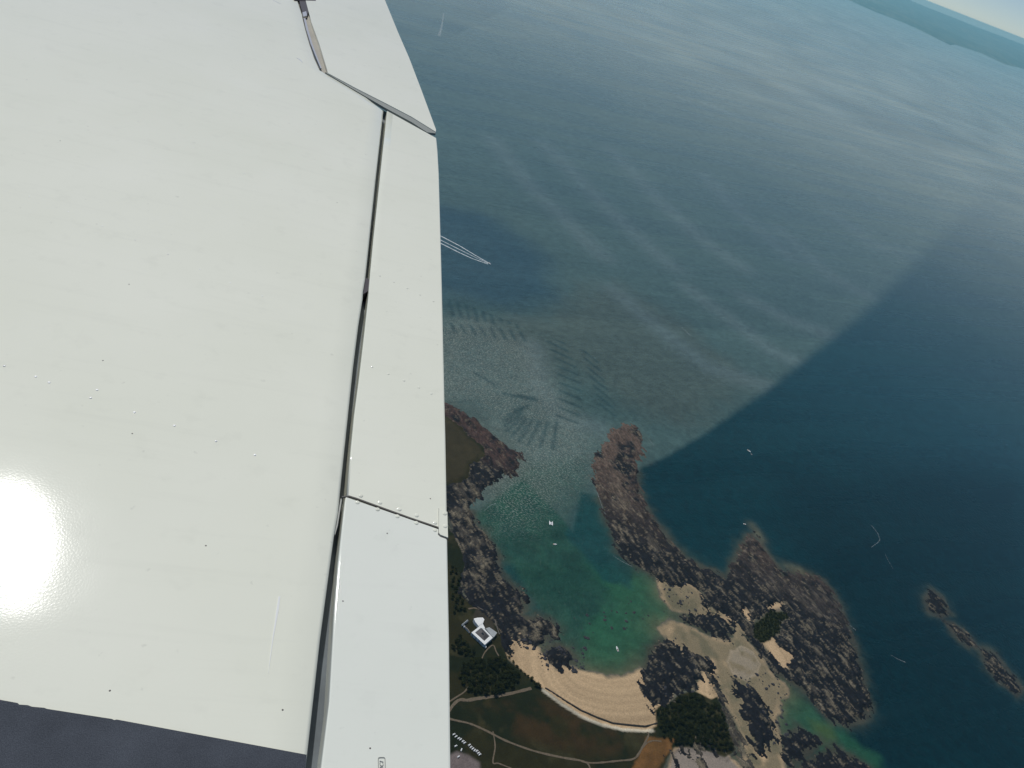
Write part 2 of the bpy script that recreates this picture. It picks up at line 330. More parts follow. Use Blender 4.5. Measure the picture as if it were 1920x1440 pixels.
# damp bands along the beach
bd = ldist(X, Y, GP([(1092,1258),(1115,1266),(1145,1270),(1177,1268),(1204,1258)]))
band = fbm(bd*1.0, X*.02, 9, 3, 8); col *= (1+.75*(band-.5)*sm(sd_s, -2, 6))[..., None]
flat = np.max(np.stack(sand_each['flats']+sand_each['bayside']), 0)
col = lerp(col, (.20, .165, .10), sm(flat, -8, 6)*sm(fbm(X, Y, 45, 3, 9), .25, .5)*.9); col = lerp(col, (.105, .105, .065), sm(flat, -8, 3)*sm(fbm(X, Y, 30, 4, 10), .5, .7)*.6)
south = sand_each['south'][0]; col = lerp(col, (.25, .21, .17), sm(south, -4, 3))
pool = wob*9+wobf*5+sdf(X, Y, GP([(1363,1240),(1372,1222),(1392,1214),(1412,1222),(1424,1242),(1420,1262),(1400,1275),(1375,1262)], 1))
col = lerp(col, (.30, .25, .18), sm(pool, -2, 4)*.8*sm(fbm(X,Y,14,3,2),.3,.6)); col = lerp(col, (.42, .34, .24), np.exp(-(pool/1.6)**2)*.6)
shg = ldist(X, Y, GP([(1018,1296),(1052,1321),(1092,1346),(1130,1360),(1168,1369),(1222,1371)], 1)); 
# grass and scrub
gcol = np.zeros(X.shape+(3,)); gcol[:] = (.022, .020, .006)
gcol = lerp(gcol, (.011, .015, .005), sm(fbm(X, Y, 40, 4, 11), .45, .6))
gcol = lerp(gcol, (.034, .031, .012), sm(fbm(X, Y, 28, 4, 12), .55, .68))
heath = sdf(X, Y, GP([(880,1350),(920,1320),(980,1305),(1040,1318),(1100,1350),(1160,1372),(1205,1385),(1190,1412),(1110,1415),(1030,1398),(950,1372)], 3))
gcol = lerp(gcol, (.038, .023, .008), sm(heath, -12, 10)*sm(fbm(X, Y, 35, 4, 13), .38, .62))
gcol = lerp(gcol, (.19, .09, .028), sm(sdf(X, Y, ORANGE)+wobf*6, -2, 2)*(.65+.35*sm(fbm(X, Y, 20, 3, 14), .35, .6)))
gcol = lerp(gcol, (.045, .036, .018), sm(sdf(X, Y, HEAD_GRASS), 0, 14)*.85)
gcol = lerp(gcol, (.16, .13, .12), sm(sdf(X, Y, GP([(838,1418),(856,1408),(878,1415),(900,1430),(905,1500),(838,1500)], 3)), -2, 3))
gcol = lerp(gcol, (.045, .038, .026), sm(sdf(X, Y, GP([(884,1160),(892,1140),(912,1148),(926,1162),(930,1185),(934,1196),(920,1190),(900,1170)], 3)), -1, 3))
gcol *= (.75+.5*fbm(X, Y, 9, 3, 15))[..., None]
col = lerp(col, (.022, .026, .008), sm(sdf(X, Y, GREEN)+wobf*8, -3, 3)); lm = sm(land, -1.5, 1.0); col = col*(1-lm[..., None])+gcol*lm[..., None]
col = lerp(col, (.62, .56, .43), np.clip(1-shg/3.4, 0, 1)**.5*(.75+.5*wobf)*(sdf(X, Y, WOOD_R) < -2))
def height_at(x, y):
    i = np.clip((np.asarray(x)-gx[0])/STEP, 0, len(gx)-1.001); j = np.clip((np.asarray(y)-gy[0])/STEP, 0, len(gy)-1.001)
    i0 = i.astype(int); j0 = j.astype(int); a = i-i0; b_ = j-j0
    return (Z[i0, j0]*(1-a)+Z[i0+1, j0]*a)*(1-b_)+(Z[i0, j0+1]*(1-a)+Z[i0+1, j0+1]*a)*b_
def grid_mesh(name, X, Y, Z, cols, keep=None, smooth=True):
    nx, ny = X.shape; idx = np.arange(nx*ny).reshape(nx, ny)
    q = np.stack([idx[:-1, :-1], idx[1:, :-1], idx[1:, 1:], idx[:-1, 1:]], -1).reshape(-1, 4)
    if keep is not None:
        k = keep[:-1, :-1] | keep[1:, :-1] | keep[1:, 1:] | keep[:-1, 1:]
        q = q[k.ravel()]; used = np.unique(q); rm = -np.ones(nx*ny, int); rm[used] = np.arange(len(used)); q = rm[q]
    else: used = np.arange(nx*ny)
    V = np.stack([X.ravel(), Y.ravel(), Z.ravel()], -1)[used]
    return pymesh(name, V, q, smooth, cols.reshape(-1, 3)[used])
ground = link('ground', grid_mesh('ground', X, Y, Z, np.clip(col, 0, 1), keep=(Z > -2.9)), M_ground)
tag(ground, kind='structure')

# ------------------------------------------------------------------ reefs
ca, sa = math.cos(math.radians(-46)), math.sin(math.radians(-46))
XA = X*ca+Y*sa; YA = -X*sa+Y*ca
ridg = 1-np.abs(2*fbm(XA, YA*2.6, 30, 4, 2, g=.5)-1)
blk = fbm(XA*.6, YA*1.8, 16, 3, 6, g=.5)
speck = fbm(XA*.6, YA*1.5, 9, 4, 1, g=.7)-.5
for k, poly, hh, brown, label in REEFS:
    d = sd_r[k]; m = d/11+speck*3.6+.1
    if k == 'spit':
        sub = np.maximum(np.maximum(np.max(np.stack(sand_each['inner']+sand_each['notch']), 0), sdf(X, Y, GREEN)), -1e9)
        m = np.minimum(m, -sub/6+speck*4.2+.1)
    if k == 'head':
        m = np.minimum(m, -np.maximum(sd_h, sd_l)/5+speck*2.2+.3)
        m = m+.25*sm(X, 0, 60)
    if k == 's': m = m+(speck*1.5-.1)
    base = np.maximum(Z, -.3)
    z = base+np.clip(m, -1.2, 1.2)*hh*.35+np.clip(m, 0, 1)*hh*((blk-.42)*2.1+(ridg-.7)*1.2)
    keep = m > 0
    if not keep.any(): continue
    z = np.where(keep, np.maximum(z, base+.08), base-.5)
    dark = np.array((.007, .0075, .012)); brn = np.array((.070, .060, .048)); tan = np.array((.22, .185, .125))
    hrel = z-base
    t = .55*fbm(XA, YA*2.2, 16, 5, 16, g=.7)+.45*fbm(XA, YA*1.5, 60, 4, 3)
    bmix = sm(t+(brown-.5)*.55+sm(hrel, 0, hh*1.2)*.12, .52, .60)
    big = fbm(X, Y, 70, 3, 19)
    cr = dark*(1-bmix[..., None])+brn*bmix[..., None]
    cr = lerp(cr, tan, sm(fbm(XA, YA*2.8, 10, 4, 20, g=.65)+bmix*.1+(brown-.3)*.1, .60, .70)*.8)
    if k == 'spit':
        nb_ = sm(Y, G(1200, 1000)[1]-60, G(1160, 850)[1])      # the spit's far end: brown rock, paled by the window reflection painted in
        cr = lerp(cr, (.155, .105, .078), nb_*.85*sm(fbm(X, Y, 20, 4, 21), .25, .5))
        d2 = ldist(X, Y, GP([(1410,1030),(1430,1070),(1500,1100),(1560,1140)])); cr = lerp(cr, (.075, .062, .055), np.exp(-(d2/50)**2)*.6*sm(t, .35, .6))
    if k == 'head':
        cr = lerp(cr, (.10, .056, .044), sm(Y, G(950, 900)[1], G(950, 860)[1])*.8*sm(t, .3, .55))  # red-brown rock with glare haze put into its colour
    o = link('rock_reef', grid_mesh('rock_reef', X, Y, z, np.clip(cr, 0, 1), keep=keep, smooth=False), M_rock)
    tag(o, label, 'reef')

# ------------------------------------------------------------------ the sea
VEIL = GP([(640,150),(700,0),(1000,-20),(1600,150),(1900,300),(1835,370),(1780,430),(1700,515),(1610,600),(1530,662),(1450,726),(1390,768),(1310,822),(1250,858),(1200,880),(1130,930),(1090,925),(1075,1000),(1040,960),(980,900),(900,960),(700,900)])  # outline of a window reflection painted into the sea's colour
BAY = GP([(975,860),(1110,850),(1120,920),(1135,960),(1160,1040),(1235,1085),(1262,1140),(1240,1180),(1210,1250),(1150,1275),(1050,1255),(1040,1190),(985,1140),(940,1070),(900,1000),(880,950),(930,900)])
DARKB = [GP([(1088,925),(1110,915),(1135,960),(1150,1010),(1190,1065),(1180,1100),(1130,1090),(1095,1050),(1060,1000),(1070,960)]), GP([(925,1040),(960,1060),(1010,1140),(1040,1165),(990,1160),(985,1130),(945,1080)])]
GRN = [GP([(1080,1030),(1130,1060),(1180,1070),(1240,1095),(1262,1140),(1240,1190),(1205,1240),(1150,1262),(1080,1240),(1100,1180),(1150,1130)]), GP([(1450,1300),(1480,1290),(1530,1335),(1600,1380),(1650,1420),(1650,1450),(1540,1410),(1500,1365),(1460,1385)])]
LIME = GP([(1520,1352),(1560,1360),(1570,1385),(1550,1402),(1530,1385)])
OLIVE = GP([(1100,540),(1160,528),(1230,570),(1320,640),(1400,700),(1440,720),(1380,740),(1280,790),(1180,760),(1080,700),(980,690),(900,640),(850,660),(835,740),(900,800),(960,850),(1010,900),(1000,960),(960,960),(920,930),(900,900),(760,820),(760,640),(900,590),(1020,590)])
STR = [[(925,262),(985,340),(1090,440),(1130,480)],[(1020,270),(1100,350),(1180,430),(1260,500)],[(1145,280),(1240,380),(1330,460),(1390,500)],[(1320,330),(1400,410),(1480,480)],[(1150,545),(1240,620),(1330,690),(1440,725)],[(1290,540),(1370,600),(1450,660),(1500,680)],[(1400,560),(1480,600),(1560,630)],[(1460,430),(1560,520),(1640,560)],[(1000,650),(1010,720),(1060,790),(1120,800)],[(1560,400),(1640,460),(1720,480)]]
STR = [GP(p) for p in STR]  # pale bands of the window reflection, painted into the sea
DASH = []                                    # short dark dashes coloured onto the sea: a row by the wing, a curved ladder and a fan at the bay mouth
_r = random.Random(5)
for i in range(12):
    t = i/11; cx_, cy_ = 846+t*165, 578+26*t; DASH.append(((cx_-3, cy_-13), (cx_+4, cy_+13+_r.uniform(-4, 4))))
for i in range(8):
    t = i/7; cx_, cy_ = 850+t*130, 615+16*t; DASH.append(((cx_-4, cy_-8), (cx_+4, cy_+8)))
for i in range(11):
    t = i/10; cx_ = 1040+18*math.sin(t*3)+t*22; cy_ = 634+t*150; DASH.append(((cx_-20, cy_-9+4*t), (cx_+17, cy_+9)))
for i in range(8):
    t = i/7; cx_ = 1100+t*40; cy_ = 650+t*120; DASH.append(((cx_-14, cy_-12), (cx_+14, cy_+11)))
for i in range(10):
    a_ = math.radians(215-13*i); DASH.append(((1055+math.cos(a_)*78, 770-math.sin(a_)*-22+abs(math.cos(a_))*4), (1050+math.cos(a_)*104, 795-math.sin(a_)*-46)))
DASH += [((892, 700), (928, 722)), ((945, 738), (1000, 746)), ((960, 742), (1004, 750))]
DASH = [GP(p) for p in DASH]
GLM = {}
def sea_col(X, Y, near):
    GLM['m'] = np.zeros(X.shape)
    w1 = fbm(X, Y, 90, 4, 3)-.5; w2 = fbm(X, Y, 25, 4, 4)-.5
    c = np.zeros(X.shape+(3,)); c[:] = (.001, .027, .032)
    R = np.hypot(X, Y); c = lerp(c, (.010, .050, .062), sm(R, 1100, 2400)); c = lerp(c, (.31, .34, .285), sm(R, 2000, 7500))  # paler with distance: haze and sky reflection put into the sea colour
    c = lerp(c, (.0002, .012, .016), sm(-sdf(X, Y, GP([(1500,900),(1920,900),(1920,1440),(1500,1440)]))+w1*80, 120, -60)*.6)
    if near:
        bay = sdf(X, Y, BAY); c = lerp(c, (.022, .080, .048), sm(bay+w2*16, -6, 10)*(.75+.5*w2))
        c = lerp(c, (.010, .045, .032), sm(bay, 0, 20)*sm(fbm(X, Y, 38, 4, 18), .48, .62)*.5)
        for p in GRN: c = lerp(c, (.022, .105, .05), sm(sdf(X, Y, p)+w2*30, -12, 12)*.75)
        for p in DARKB: c = lerp(c, (.006, .05, .05), sm(sdf(X, Y, p)+w2*20, -8, 8)*.8)
        c = lerp(c, (.06, .105, .03), sm(sdf(X, Y, LIME)+w2*12, -10, 12)*.8)
        sh = Z_sand(X, Y); c = lerp(c, (.085, .11, .055), np.exp(-np.clip(-sh-4+w2*30, 0, None)/24)*.75*(sh > -90)); c = lerp(c, (.20, .17, .095), np.exp(-np.clip(-sh, 0, None)/7.0)*.8)
        rf = np.max(np.stack([sdf(X, Y, p) for _, p, *_ in REEFS]), 0)
        w3 = fbm(X, Y, 14, 4, 10)-.5
        c = lerp(c, (.050, .062, .042), np.exp(-(np.clip(-rf+w3*22, 0, None)/13)**2)*.75*(.75+1.3*w2).clip(0, 1))
        c = lerp(c, (.070, .060, .040), np.exp(-(np.clip(-rf+w3*12, 0, None)/5.5)**2)*.8*(.8+1.3*w3).clip(0, 1))
        for p, wd_ in (([(880,765),(930,800),(985,845)], 14), ([(1105,860),(1120,840),(1150,800)], 12), ([(1195,800),(1215,830),(1210,860)], 14)):
            c = lerp(c, (.085, .072, .052), np.exp(-((ldist(X, Y, GP(p))+w3*16)/wd_)**2)*.65)
        for p in ([(1410,985),(1418,996),(1428,1010)], [(1180,790),(1205,815),(1222,835)], [(1478,1062),(1500,1070)]):
            c = lerp(c, (.14, .13, .075), np.exp(-(ldist(X, Y, GP(p))/11)**2)*.8*(.7+.9*w2).clip(0, 1))
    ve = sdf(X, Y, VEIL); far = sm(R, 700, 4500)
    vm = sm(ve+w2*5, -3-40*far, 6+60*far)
    vc = np.zeros(c.shape); vc[:] = (.062, .108, .096); vc = lerp(vc, (.080, .130, .120), sm(R, 1300, 3000)); vc = lerp(vc, (.32, .35, .29), sm(R, 2300, 7500))  # colour of the painted reflection veil, also paled far out like haze
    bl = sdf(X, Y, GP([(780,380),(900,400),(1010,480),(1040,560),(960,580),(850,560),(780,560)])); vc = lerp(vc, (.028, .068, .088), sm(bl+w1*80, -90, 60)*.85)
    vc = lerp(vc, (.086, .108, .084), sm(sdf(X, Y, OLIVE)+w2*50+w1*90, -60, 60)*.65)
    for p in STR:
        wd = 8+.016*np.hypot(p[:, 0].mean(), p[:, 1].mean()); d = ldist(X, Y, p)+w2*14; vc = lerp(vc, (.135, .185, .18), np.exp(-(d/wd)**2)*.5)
    grain = 1+.6*(fbm(X, Y, 9, 3, 7)-.5)
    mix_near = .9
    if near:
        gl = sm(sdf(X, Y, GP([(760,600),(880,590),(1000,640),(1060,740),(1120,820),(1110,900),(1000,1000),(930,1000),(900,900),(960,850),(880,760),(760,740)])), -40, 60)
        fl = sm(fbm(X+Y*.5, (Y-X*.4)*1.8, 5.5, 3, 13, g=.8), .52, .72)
        vc = lerp(vc, (.13, .155, .125), gl*(.3+.5*fl)); GLM['m'] = gl  # painted sun glitter: lighter water colour and fleck mask
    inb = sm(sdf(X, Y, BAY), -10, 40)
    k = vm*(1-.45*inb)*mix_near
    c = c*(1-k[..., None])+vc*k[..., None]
    if near:
        for p in DASH: d = ldist(X, Y, p)+w2*5; e_ = np.exp(-(d/4.6)**2)*.62; c = lerp(c, (.020, .050, .050), e_); GLM['m'] = GLM['m']*(1-e_*.9)
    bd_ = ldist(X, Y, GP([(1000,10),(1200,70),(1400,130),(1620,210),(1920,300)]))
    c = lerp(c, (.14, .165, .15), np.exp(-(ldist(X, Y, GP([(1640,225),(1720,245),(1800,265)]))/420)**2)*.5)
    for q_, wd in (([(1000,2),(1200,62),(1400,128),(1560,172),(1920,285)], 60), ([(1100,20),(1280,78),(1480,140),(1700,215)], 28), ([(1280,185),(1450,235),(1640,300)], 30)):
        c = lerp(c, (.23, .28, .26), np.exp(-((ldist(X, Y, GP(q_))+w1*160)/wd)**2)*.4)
    return np.concatenate([np.clip(c*grain[..., None], 0, 1), GLM['m'][..., None]], -1)
_sand_polys = [p for _, p in SANDS]
def Z_sand(X, Y):
    d = np.full(X.shape, -1e9)
    for p in _sand_polys: d = np.maximum(d, sdf(X, Y, p))
    return d+(fbm(X, Y, 22, 4, 3)-.5)*13+(fbm(X, Y, 7, 3, 5)-.5)*5
def ring(xs, ys, near, hole=None):
    X, Y = np.meshgrid(xs, ys, indexing='ij'); c = sea_col(X, Y, near); keep = None
    if hole is not None:
        keep = np.ones((X.shape[0]-1, X.shape[1]-1), bool); cx = (X[:-1, :-1]+X[1:, 1:])/2; cy = (Y[:-1, :-1]+Y[1:, 1:])/2
        keep &= ~((cx > hole[0]) & (cx < hole[1]) & (cy > hole[2]) & (cy < hole[3]))
    return X, Y, c, keep
def quads(X, keep, off):
    nx, ny = X.shape; idx = np.arange(nx*ny).reshape(nx, ny)+off
    q = np.stack([idx[:-1, :-1], idx[1:, :-1], idx[1:, 1:], idx[:-1, 1:]], -1)
    return q[keep] if keep is not None else q.reshape(-1, 4)
VV, QQ, CC, off = [], [], [], 0
far_axis_x = np.concatenate([np.linspace(-58000, -4000, 55), np.arange(-3000, 6001, 300), np.linspace(7000, 58000, 52)])
far_axis_y = np.concatenate([np.linspace(-58000, -1000, 20), np.arange(0, 9001, 300), np.linspace(10000, 58000, 49)])
for xs, ys, near, hole in ((np.arange(-330, 1061, 3.0), np.arange(380, 1521, 3.0), True, None),
                           (np.arange(-900, 3001, 8.), np.arange(300, 5401, 8.), False, (-330, 1060, 380, 1520)),
                           (far_axis_x, far_axis_y, False, (-900, 3000, 300, 5400))):
    if near: xs[-1] = 1060; ys[-1] = 1520
    elif hole[0] == -330:
        xs = np.unique(np.concatenate([xs[(xs < -334) | (xs > 1064)], [-330, 1060], xs[(xs > -324) & (xs < 1054)]])); xs[-1] = 3000
        ys = np.unique(np.concatenate([ys[(ys < 376) | (ys > 1524)], [380, 1520], ys[(ys > 386) & (ys < 1514)]])); ys[-1] = 5400
    else:
        xs = np.unique(np.concatenate([xs[(xs < -900) | (xs > 3000)], [-900, 3000], xs[(xs > -800) & (xs < 2900)]]))
        ys = np.unique(np.concatenate([ys[(ys < 300) | (ys > 5400)], [300, 5400], ys[(ys > 300) & (ys < 5300)]]))
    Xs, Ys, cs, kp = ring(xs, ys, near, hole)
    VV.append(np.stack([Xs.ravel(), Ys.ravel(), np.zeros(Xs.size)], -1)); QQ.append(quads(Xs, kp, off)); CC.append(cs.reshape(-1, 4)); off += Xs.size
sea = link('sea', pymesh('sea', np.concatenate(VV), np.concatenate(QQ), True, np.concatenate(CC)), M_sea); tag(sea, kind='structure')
# far shore
fx = np.linspace(-9000, 24000, 400)
fpts = np.array([G(1480, -45), G(1590, 0), G(1640, 22), G(1700, 45), G(1740, 64), G(1780, 84), G(1792, 84), G(1840, 100), G(1878, 118), G(1920, 130), G(2100, 205)])
fr = np.interp(fx, fpts[:, 0], fpts[:, 1])+(fbm(fx, fx*0, 900, 4, 5)-.5)*700
rows = np.concatenate([[0, 40, 150, 400, 800], np.linspace(1400, 33000, 44)])
FX = np.repeat(fx[:, None], len(rows), 1); FY = fr[:, None]+rows[None, :]
FZ = 8+sm(rows[None, :], 0, 3000)*(fbm(FX, FY, 2600, 4, 6))*130+sm(rows[None, :], 2000, 30000)*(330+160*fbm(FX, FY, 5000, 3, 12)); FZ[:, 0] = -2
fc = np.zeros(FX.shape+(3,)); fc[:] = (.03, .045, .03); fc = lerp(fc, (.10, .10, .06), sm(fbm(FX, FY, 700, 3, 8), .5, .66)); fc = lerp(fc, (.16, .15, .12), sm(fbm(FX, FY, 300, 3, 9), .66, .72))
tag(link('far_coast', grid_mesh('far_coast', FX, FY, FZ, fc), M_far), kind='structure')
# ------------------------------------------------------------------ haze
bm = bmesh.new(); box(bm, -60000, 60000, -60000, 60000, -5, H+4)
hz = bpy.data.materials.new('air_haze'); hz.use_nodes = True; n_ = hz.node_tree
n_.nodes.remove(n_.nodes['Principled BSDF']); pv = n_.nodes.new('ShaderNodeVolumePrincipled')
pv.inputs['Color'].default_value = (.43, .82, .93, 1); pv.inputs['Density'].default_value = HAZE_DENSITY; pv.inputs['Anisotropy'].default_value = 0.3
n_.links.new(pv.outputs[0], n_.nodes['Material Output'].inputs['Volume'])
tag(bmobj('haze', bm, hz), kind='stuff')

# ------------------------------------------------------------------ paths and sea wall
def ribbon(name, pts, width, m, lift=.25, n=8):
    P = [Vector((*G(u, v, 3), 0)) for u, v in pts]; Q = []
    for i in range(len(P)-1):
        p0 = P[max(i-1, 0)]; p1 = P[i]; p2 = P[i+1]; p3 = P[min(i+2, len(P)-1)]
        for k in range(n):
            t = k/n; Q.append(.5*((2*p1)+(p2-p0)*t+(2*p0-5*p1+4*p2-p3)*t*t+(3*p1-p0-3*p2+p3)*t**3))
    Q.append(P[-1]); V = []; Fc = []
    for i, q in enumerate(Q):
        d = (Q[min(i+1, len(Q)-1)]-Q[max(i-1, 0)]).normalized(); s = Vector((-d.y, d.x, 0))
        wd = width*(.8+.4*random.random())
        for k in (-1, 0, 1):
            x, y = q.x+s.x*wd/2*k, q.y+s.y*wd/2*k; V.append((x, y, float(height_at(x, y))+lift))
    for i in range(len(Q)-1):
        for k in (0, 1): a_ = i*3+k; Fc.append((a_, a_+1, a_+4, a_+3))
    return link(name, pymesh(name, V, Fc, True), m)
for pts, wd in (([(780,1440),(848,1324),(880,1313),(920,1307),(960,1300),(996,1291)], 4.2),
                ([(820,1330),(858,1306),(872,1296),(884,1280)], 1.8),
                ([(780,1330),(846,1349),(880,1357),(910,1370),(950,1390),(1000,1408),(1050,1420),(1090,1427),(1104,1436),(1108,1460)], 2.6),
                ([(1085,1426),(1110,1431),(1160,1427),(1190,1422),(1205,1400),(1216,1378),(1213,1372)], 2.2),
                ([(924,1372),(928,1400),(924,1430),(935,1432),(960,1442)], 1.6),
                ([(878,1142),(892,1140),(910,1146),(925,1158),(934,1175),(944,1190)], 2.2),
                ([(902,1238),(910,1222),(924,1210),(930,1222),(936,1232)], 1.6),
                ([(1190,1422),(1215,1392),(1240,1390)], 1.5)):
    tag(ribbon('path', pts, wd, M_path), kind='structure')
def wall_along(name, pts, z, w_, h_, m, label, cat, n=6):
    P = [Vector((*G(u, v, z), 0)) for u, v in pts]; bm = bmesh.new()
    Q = []
    for i in range(len(P)-1):
        for k in range(n): Q.append(P[i].lerp(P[i+1], k/n))
    Q.append(P[-1]); prev = None
    for i, q in enumerate(Q):
        d = (Q[min(i+1, len(Q)-1)]-Q[max(i-1, 0)]).normalized(); s = Vector((-d.y, d.x, 0))*w_/2
        zz = float(height_at(q.x, q.y)); jit = random.uniform(-.15, .15)
        r = [bm.verts.new((q.x+s.x*a_, q.y+s.y*a_, zz+b_)) for a_, b_ in ((-1, -.5), (-1, h_+jit), (1, h_+jit), (1, -.5))]
        if prev:
            for k in range(4): bm.faces.new((prev[k], prev[(k+1) % 4], r[(k+1) % 4], r[k]))
        else: bm.faces.new(r)
        prev = r
    bm.faces.new(prev[::-1]); o = bmobj(name, bm, m); return tag(o, label, cat)
M_weedline = mat('weathered_timber', (.035, .03, .024), .9); vary(M_weedline, False, .6, .5, 1.5)
wall_along('sea_wall', [(1022,1290),(1045,1303),(1062,1314),(1090,1331),(1120,1344),(1150,1355),(1185,1359),(1210,1361),(1232,1356)], 2, 1.5, 1.3, M_weedline, 'long low dark sea wall curving along the top of the beach', 'sea wall')
wall_along('garden_wall', [(895,1138),(908,1145),(918,1152),(928,1164),(932,1178),(936,1190)], 3, .8, 1.6, M_stone, 'curved stone garden wall between the white house and the rocks', 'wall')

# ------------------------------------------------------------------ the white house
def P3(u, v, z=3.0):
    x, y = G(u, v, z); return Vector((x, y, z))
# pixel corners (photograph, from the enlargement x8, origin 830/1100)
def zp(a_, b_): return (830+a_/8, 1100+b_/8)
ROOF = 9.0
def zv(a_, b_, z): p = P3(*zp(a_, b_), z); return (p.x, p.y)
hc = P3(*zp(590, 700), 3)
house = empty('white_house', (hc.x, hc.y, float(height_at(hc.x, hc.y))))
tag(house, 'large white courtyard house with dark sunken roof and hexagonal pavilion above the beach', 'house')
hz0 = house.location.z
def loc(p): return (p[0]-hc.x, p[1]-hc.y)
outer = [loc(zv(*p, ROOF)) for p in ((432,690), (540,590), (735,770), (635,870))]
outer = [loc(zv(*p, ROOF)) for p in ((432,688), (575,575), (752,765), (632,872))]
inner = [loc(zv(*p, ROOF)) for p in ((485,688), (580,612), (705,742), (625,815))]
def hp(name, pts, z0, z1, m, top=None, parent=house):
    bm = bmesh.new(); prism(bm, pts, z0, z1, top); return bmobj(name, bm, m, parent)
walls = hp('wall', outer, 0, ROOF-hz0-.6, M_white)
bm = bmesh.new(); z1 = ROOF-hz0
lo = [bm.verts.new((*p, z1-.6+.002)) for p in outer]; lt = [bm.verts.new((*p, z1)) for p in outer]
it = [bm.verts.new((*p, z1)) for p in inner]; ib = [bm.verts.new((*p, z1-.6+.002)) for p in inner]
for i in range(4):
    j = (i+1) % 4
    bm.faces.new((lo[i], lo[j], lt[j], lt[i])); bm.faces.new((lt[i], lt[j], it[j], it[i])); bm.faces.new((it[i], it[j], ib[j], ib[i]))
bmobj('roof_terrace', bm, M_white, house)
ic = (sum(p[0] for p in inner)/4, sum(p[1] for p in inner)/4)
top = [(ic[0]+(p[0]-ic[0])*.35, ic[1]+(p[1]-ic[1])*.35) for p in inner]
rf = hp('roof', [(ic[0]+(p[0]-ic[0])*.97, ic[1]+(p[1]-ic[1])*.97) for p in inner], z1-.58, z1+.9, M_slate, top)
sk = [(ic[0]+(p[0]-ic[0])*.2, ic[1]+(p[1]-ic[1])*.2) for p in inner]
hp('skylight', sk, z1+.9, z1+1.25, M_glass, parent=rf)
pav = [loc(zv(*p, ROOF)) for p in ((468,482), (520,470), (600,466), (622,495), (600,555), (540,590), (490,530))]
hp('pavilion', pav, 0, z1+.35, M_white)
pc = (sum(p[0] for p in pav)/len(pav), sum(p[1] for p in pav)/len(pav))
hp('pavilion_roof', [(pc[0]+(p[0]-pc[0])*1.04, pc[1]+(p[1]-pc[1])*1.04) for p in pav], z1+.352, z1+.6, M_white, [(pc[0]+(p[0]-pc[0])*.8, pc[1]+(p[1]-pc[1])*.8) for p in pav])
nk = [loc(zv(*p, ROOF)) for p in ((520,560), (598,548), (640,630), (560,620))]
hp('link_corridor', nk, 0, z1+.15, M_white)
wing_r = [loc(zv(*p, 7.5)) for p in ((650,625), (700,612), (812,690), (765,755), (735,735))]
hp('side_wing', wing_r, 0, 7.3-hz0, M_white)
wr = hp('side_roof', [loc(zv(*p, 7.5)) for p in ((645,625), (700,608), (818,690), (766,760), (730,735))], 7.302-hz0, 7.55-hz0, M_zinc)
# standing seams of the zinc roof
for k in range(5):
    t = (k+1)/6; a_ = Vector((*loc(zv(650+110*t, 622+120*t, 7.5)), 7.56-hz0)); b_ = Vector((*loc(zv(702+108*t, 612+76*t, 7.5)), 7.56-hz0))
    bm = bmesh.new(); tube(bm, a_, b_, .08, 4); bmobj('seam', bm, M_zinc, wr)
# windows on the outer walls
for i in range(4):
    p, q_ = Vector((*outer[i], 0)), Vector((*outer[(i+1) % 4], 0)); d = (q_-p); Lw = d.length; d.normalize(); nrm = Vector((d.y, -d.x, 0))
    cen = Vector((ic[0], ic[1], 0))
    if (p-cen).dot(nrm) < 0: nrm = -nrm
    for k in range(4):
        c0 = p+d*Lw*(k+.6)/4.2
        for zz in (1.0, 3.6):
            fr_ = None
            for nm, hw, hh_, dep_, mm in (('window_frame', .75, 1.7, .06, M_zinc), ('pane', .6, 1.45, .09, M_glass)):
                bm = bmesh.new(); a0 = c0-d*hw; a1 = c0+d*hw; zo = zz+(0 if nm == 'window_frame' else .12)
                pts = [a0-nrm*.05, a1-nrm*.05, a1+nrm*dep_, a0+nrm*dep_]; prism(bm, [(v.x, v.y) for v in pts], zo, zo+hh_)
                o = bmobj(nm, bm, mm, fr_ if fr_ else house)
                if nm == 'window_frame': fr_ = o
bm = bmesh.new(); a0 = loc(zv(640, 880, 6)); prism(bm, [loc(zv(*p, 5)) for p in ((612,885), (640,872), (656,900), (648,922))], 0, 2.6, None); bmobj('porch', bm, M_white, house)
def outbuilding(corners, hgt, m, label, name='outbuilding'):
    cx = sum(zv(*p, 3+hgt)[0] for p in corners)/4; cy = sum(zv(*p, 3+hgt)[1] for p in corners)/4
    o = empty(name, (cx, cy, float(height_at(cx, cy)))); tag(o, label, 'building')
    P = [(zv(*p, 3+hgt)[0]-cx, zv(*p, 3+hgt)[1]-cy) for p in corners]
    bm = bmesh.new(); prism(bm, P, 0, hgt); bmobj('wall', bm, M_white, o)
    bm = bmesh.new(); prism(bm, [(p[0]*1.06, p[1]*1.06) for p in P], hgt+.002, hgt+.9, [((P[i][0]+P[(3-i)][0])/2*.98+P[i][0]*.02, (P[i][1]+P[(3-i)][1])/2*.98+P[i][1]*.02) for i in range(4)]); bmobj('roof', bm, m, o)
outbuilding(((283,572), (368,500), (384,515), (296,584)), 2.6, M_zinc, 'narrow grey roofed shed left of the white house')
outbuilding(((310,596), (328,588), (338,604), (320,614)), 2.4, M_white, 'tiny white hut beside the narrow shed')
outbuilding(((330,612), (345,605), (412,680), (400,692)), 2.2, M_stone, 'long low stone range on the left side of the white house')

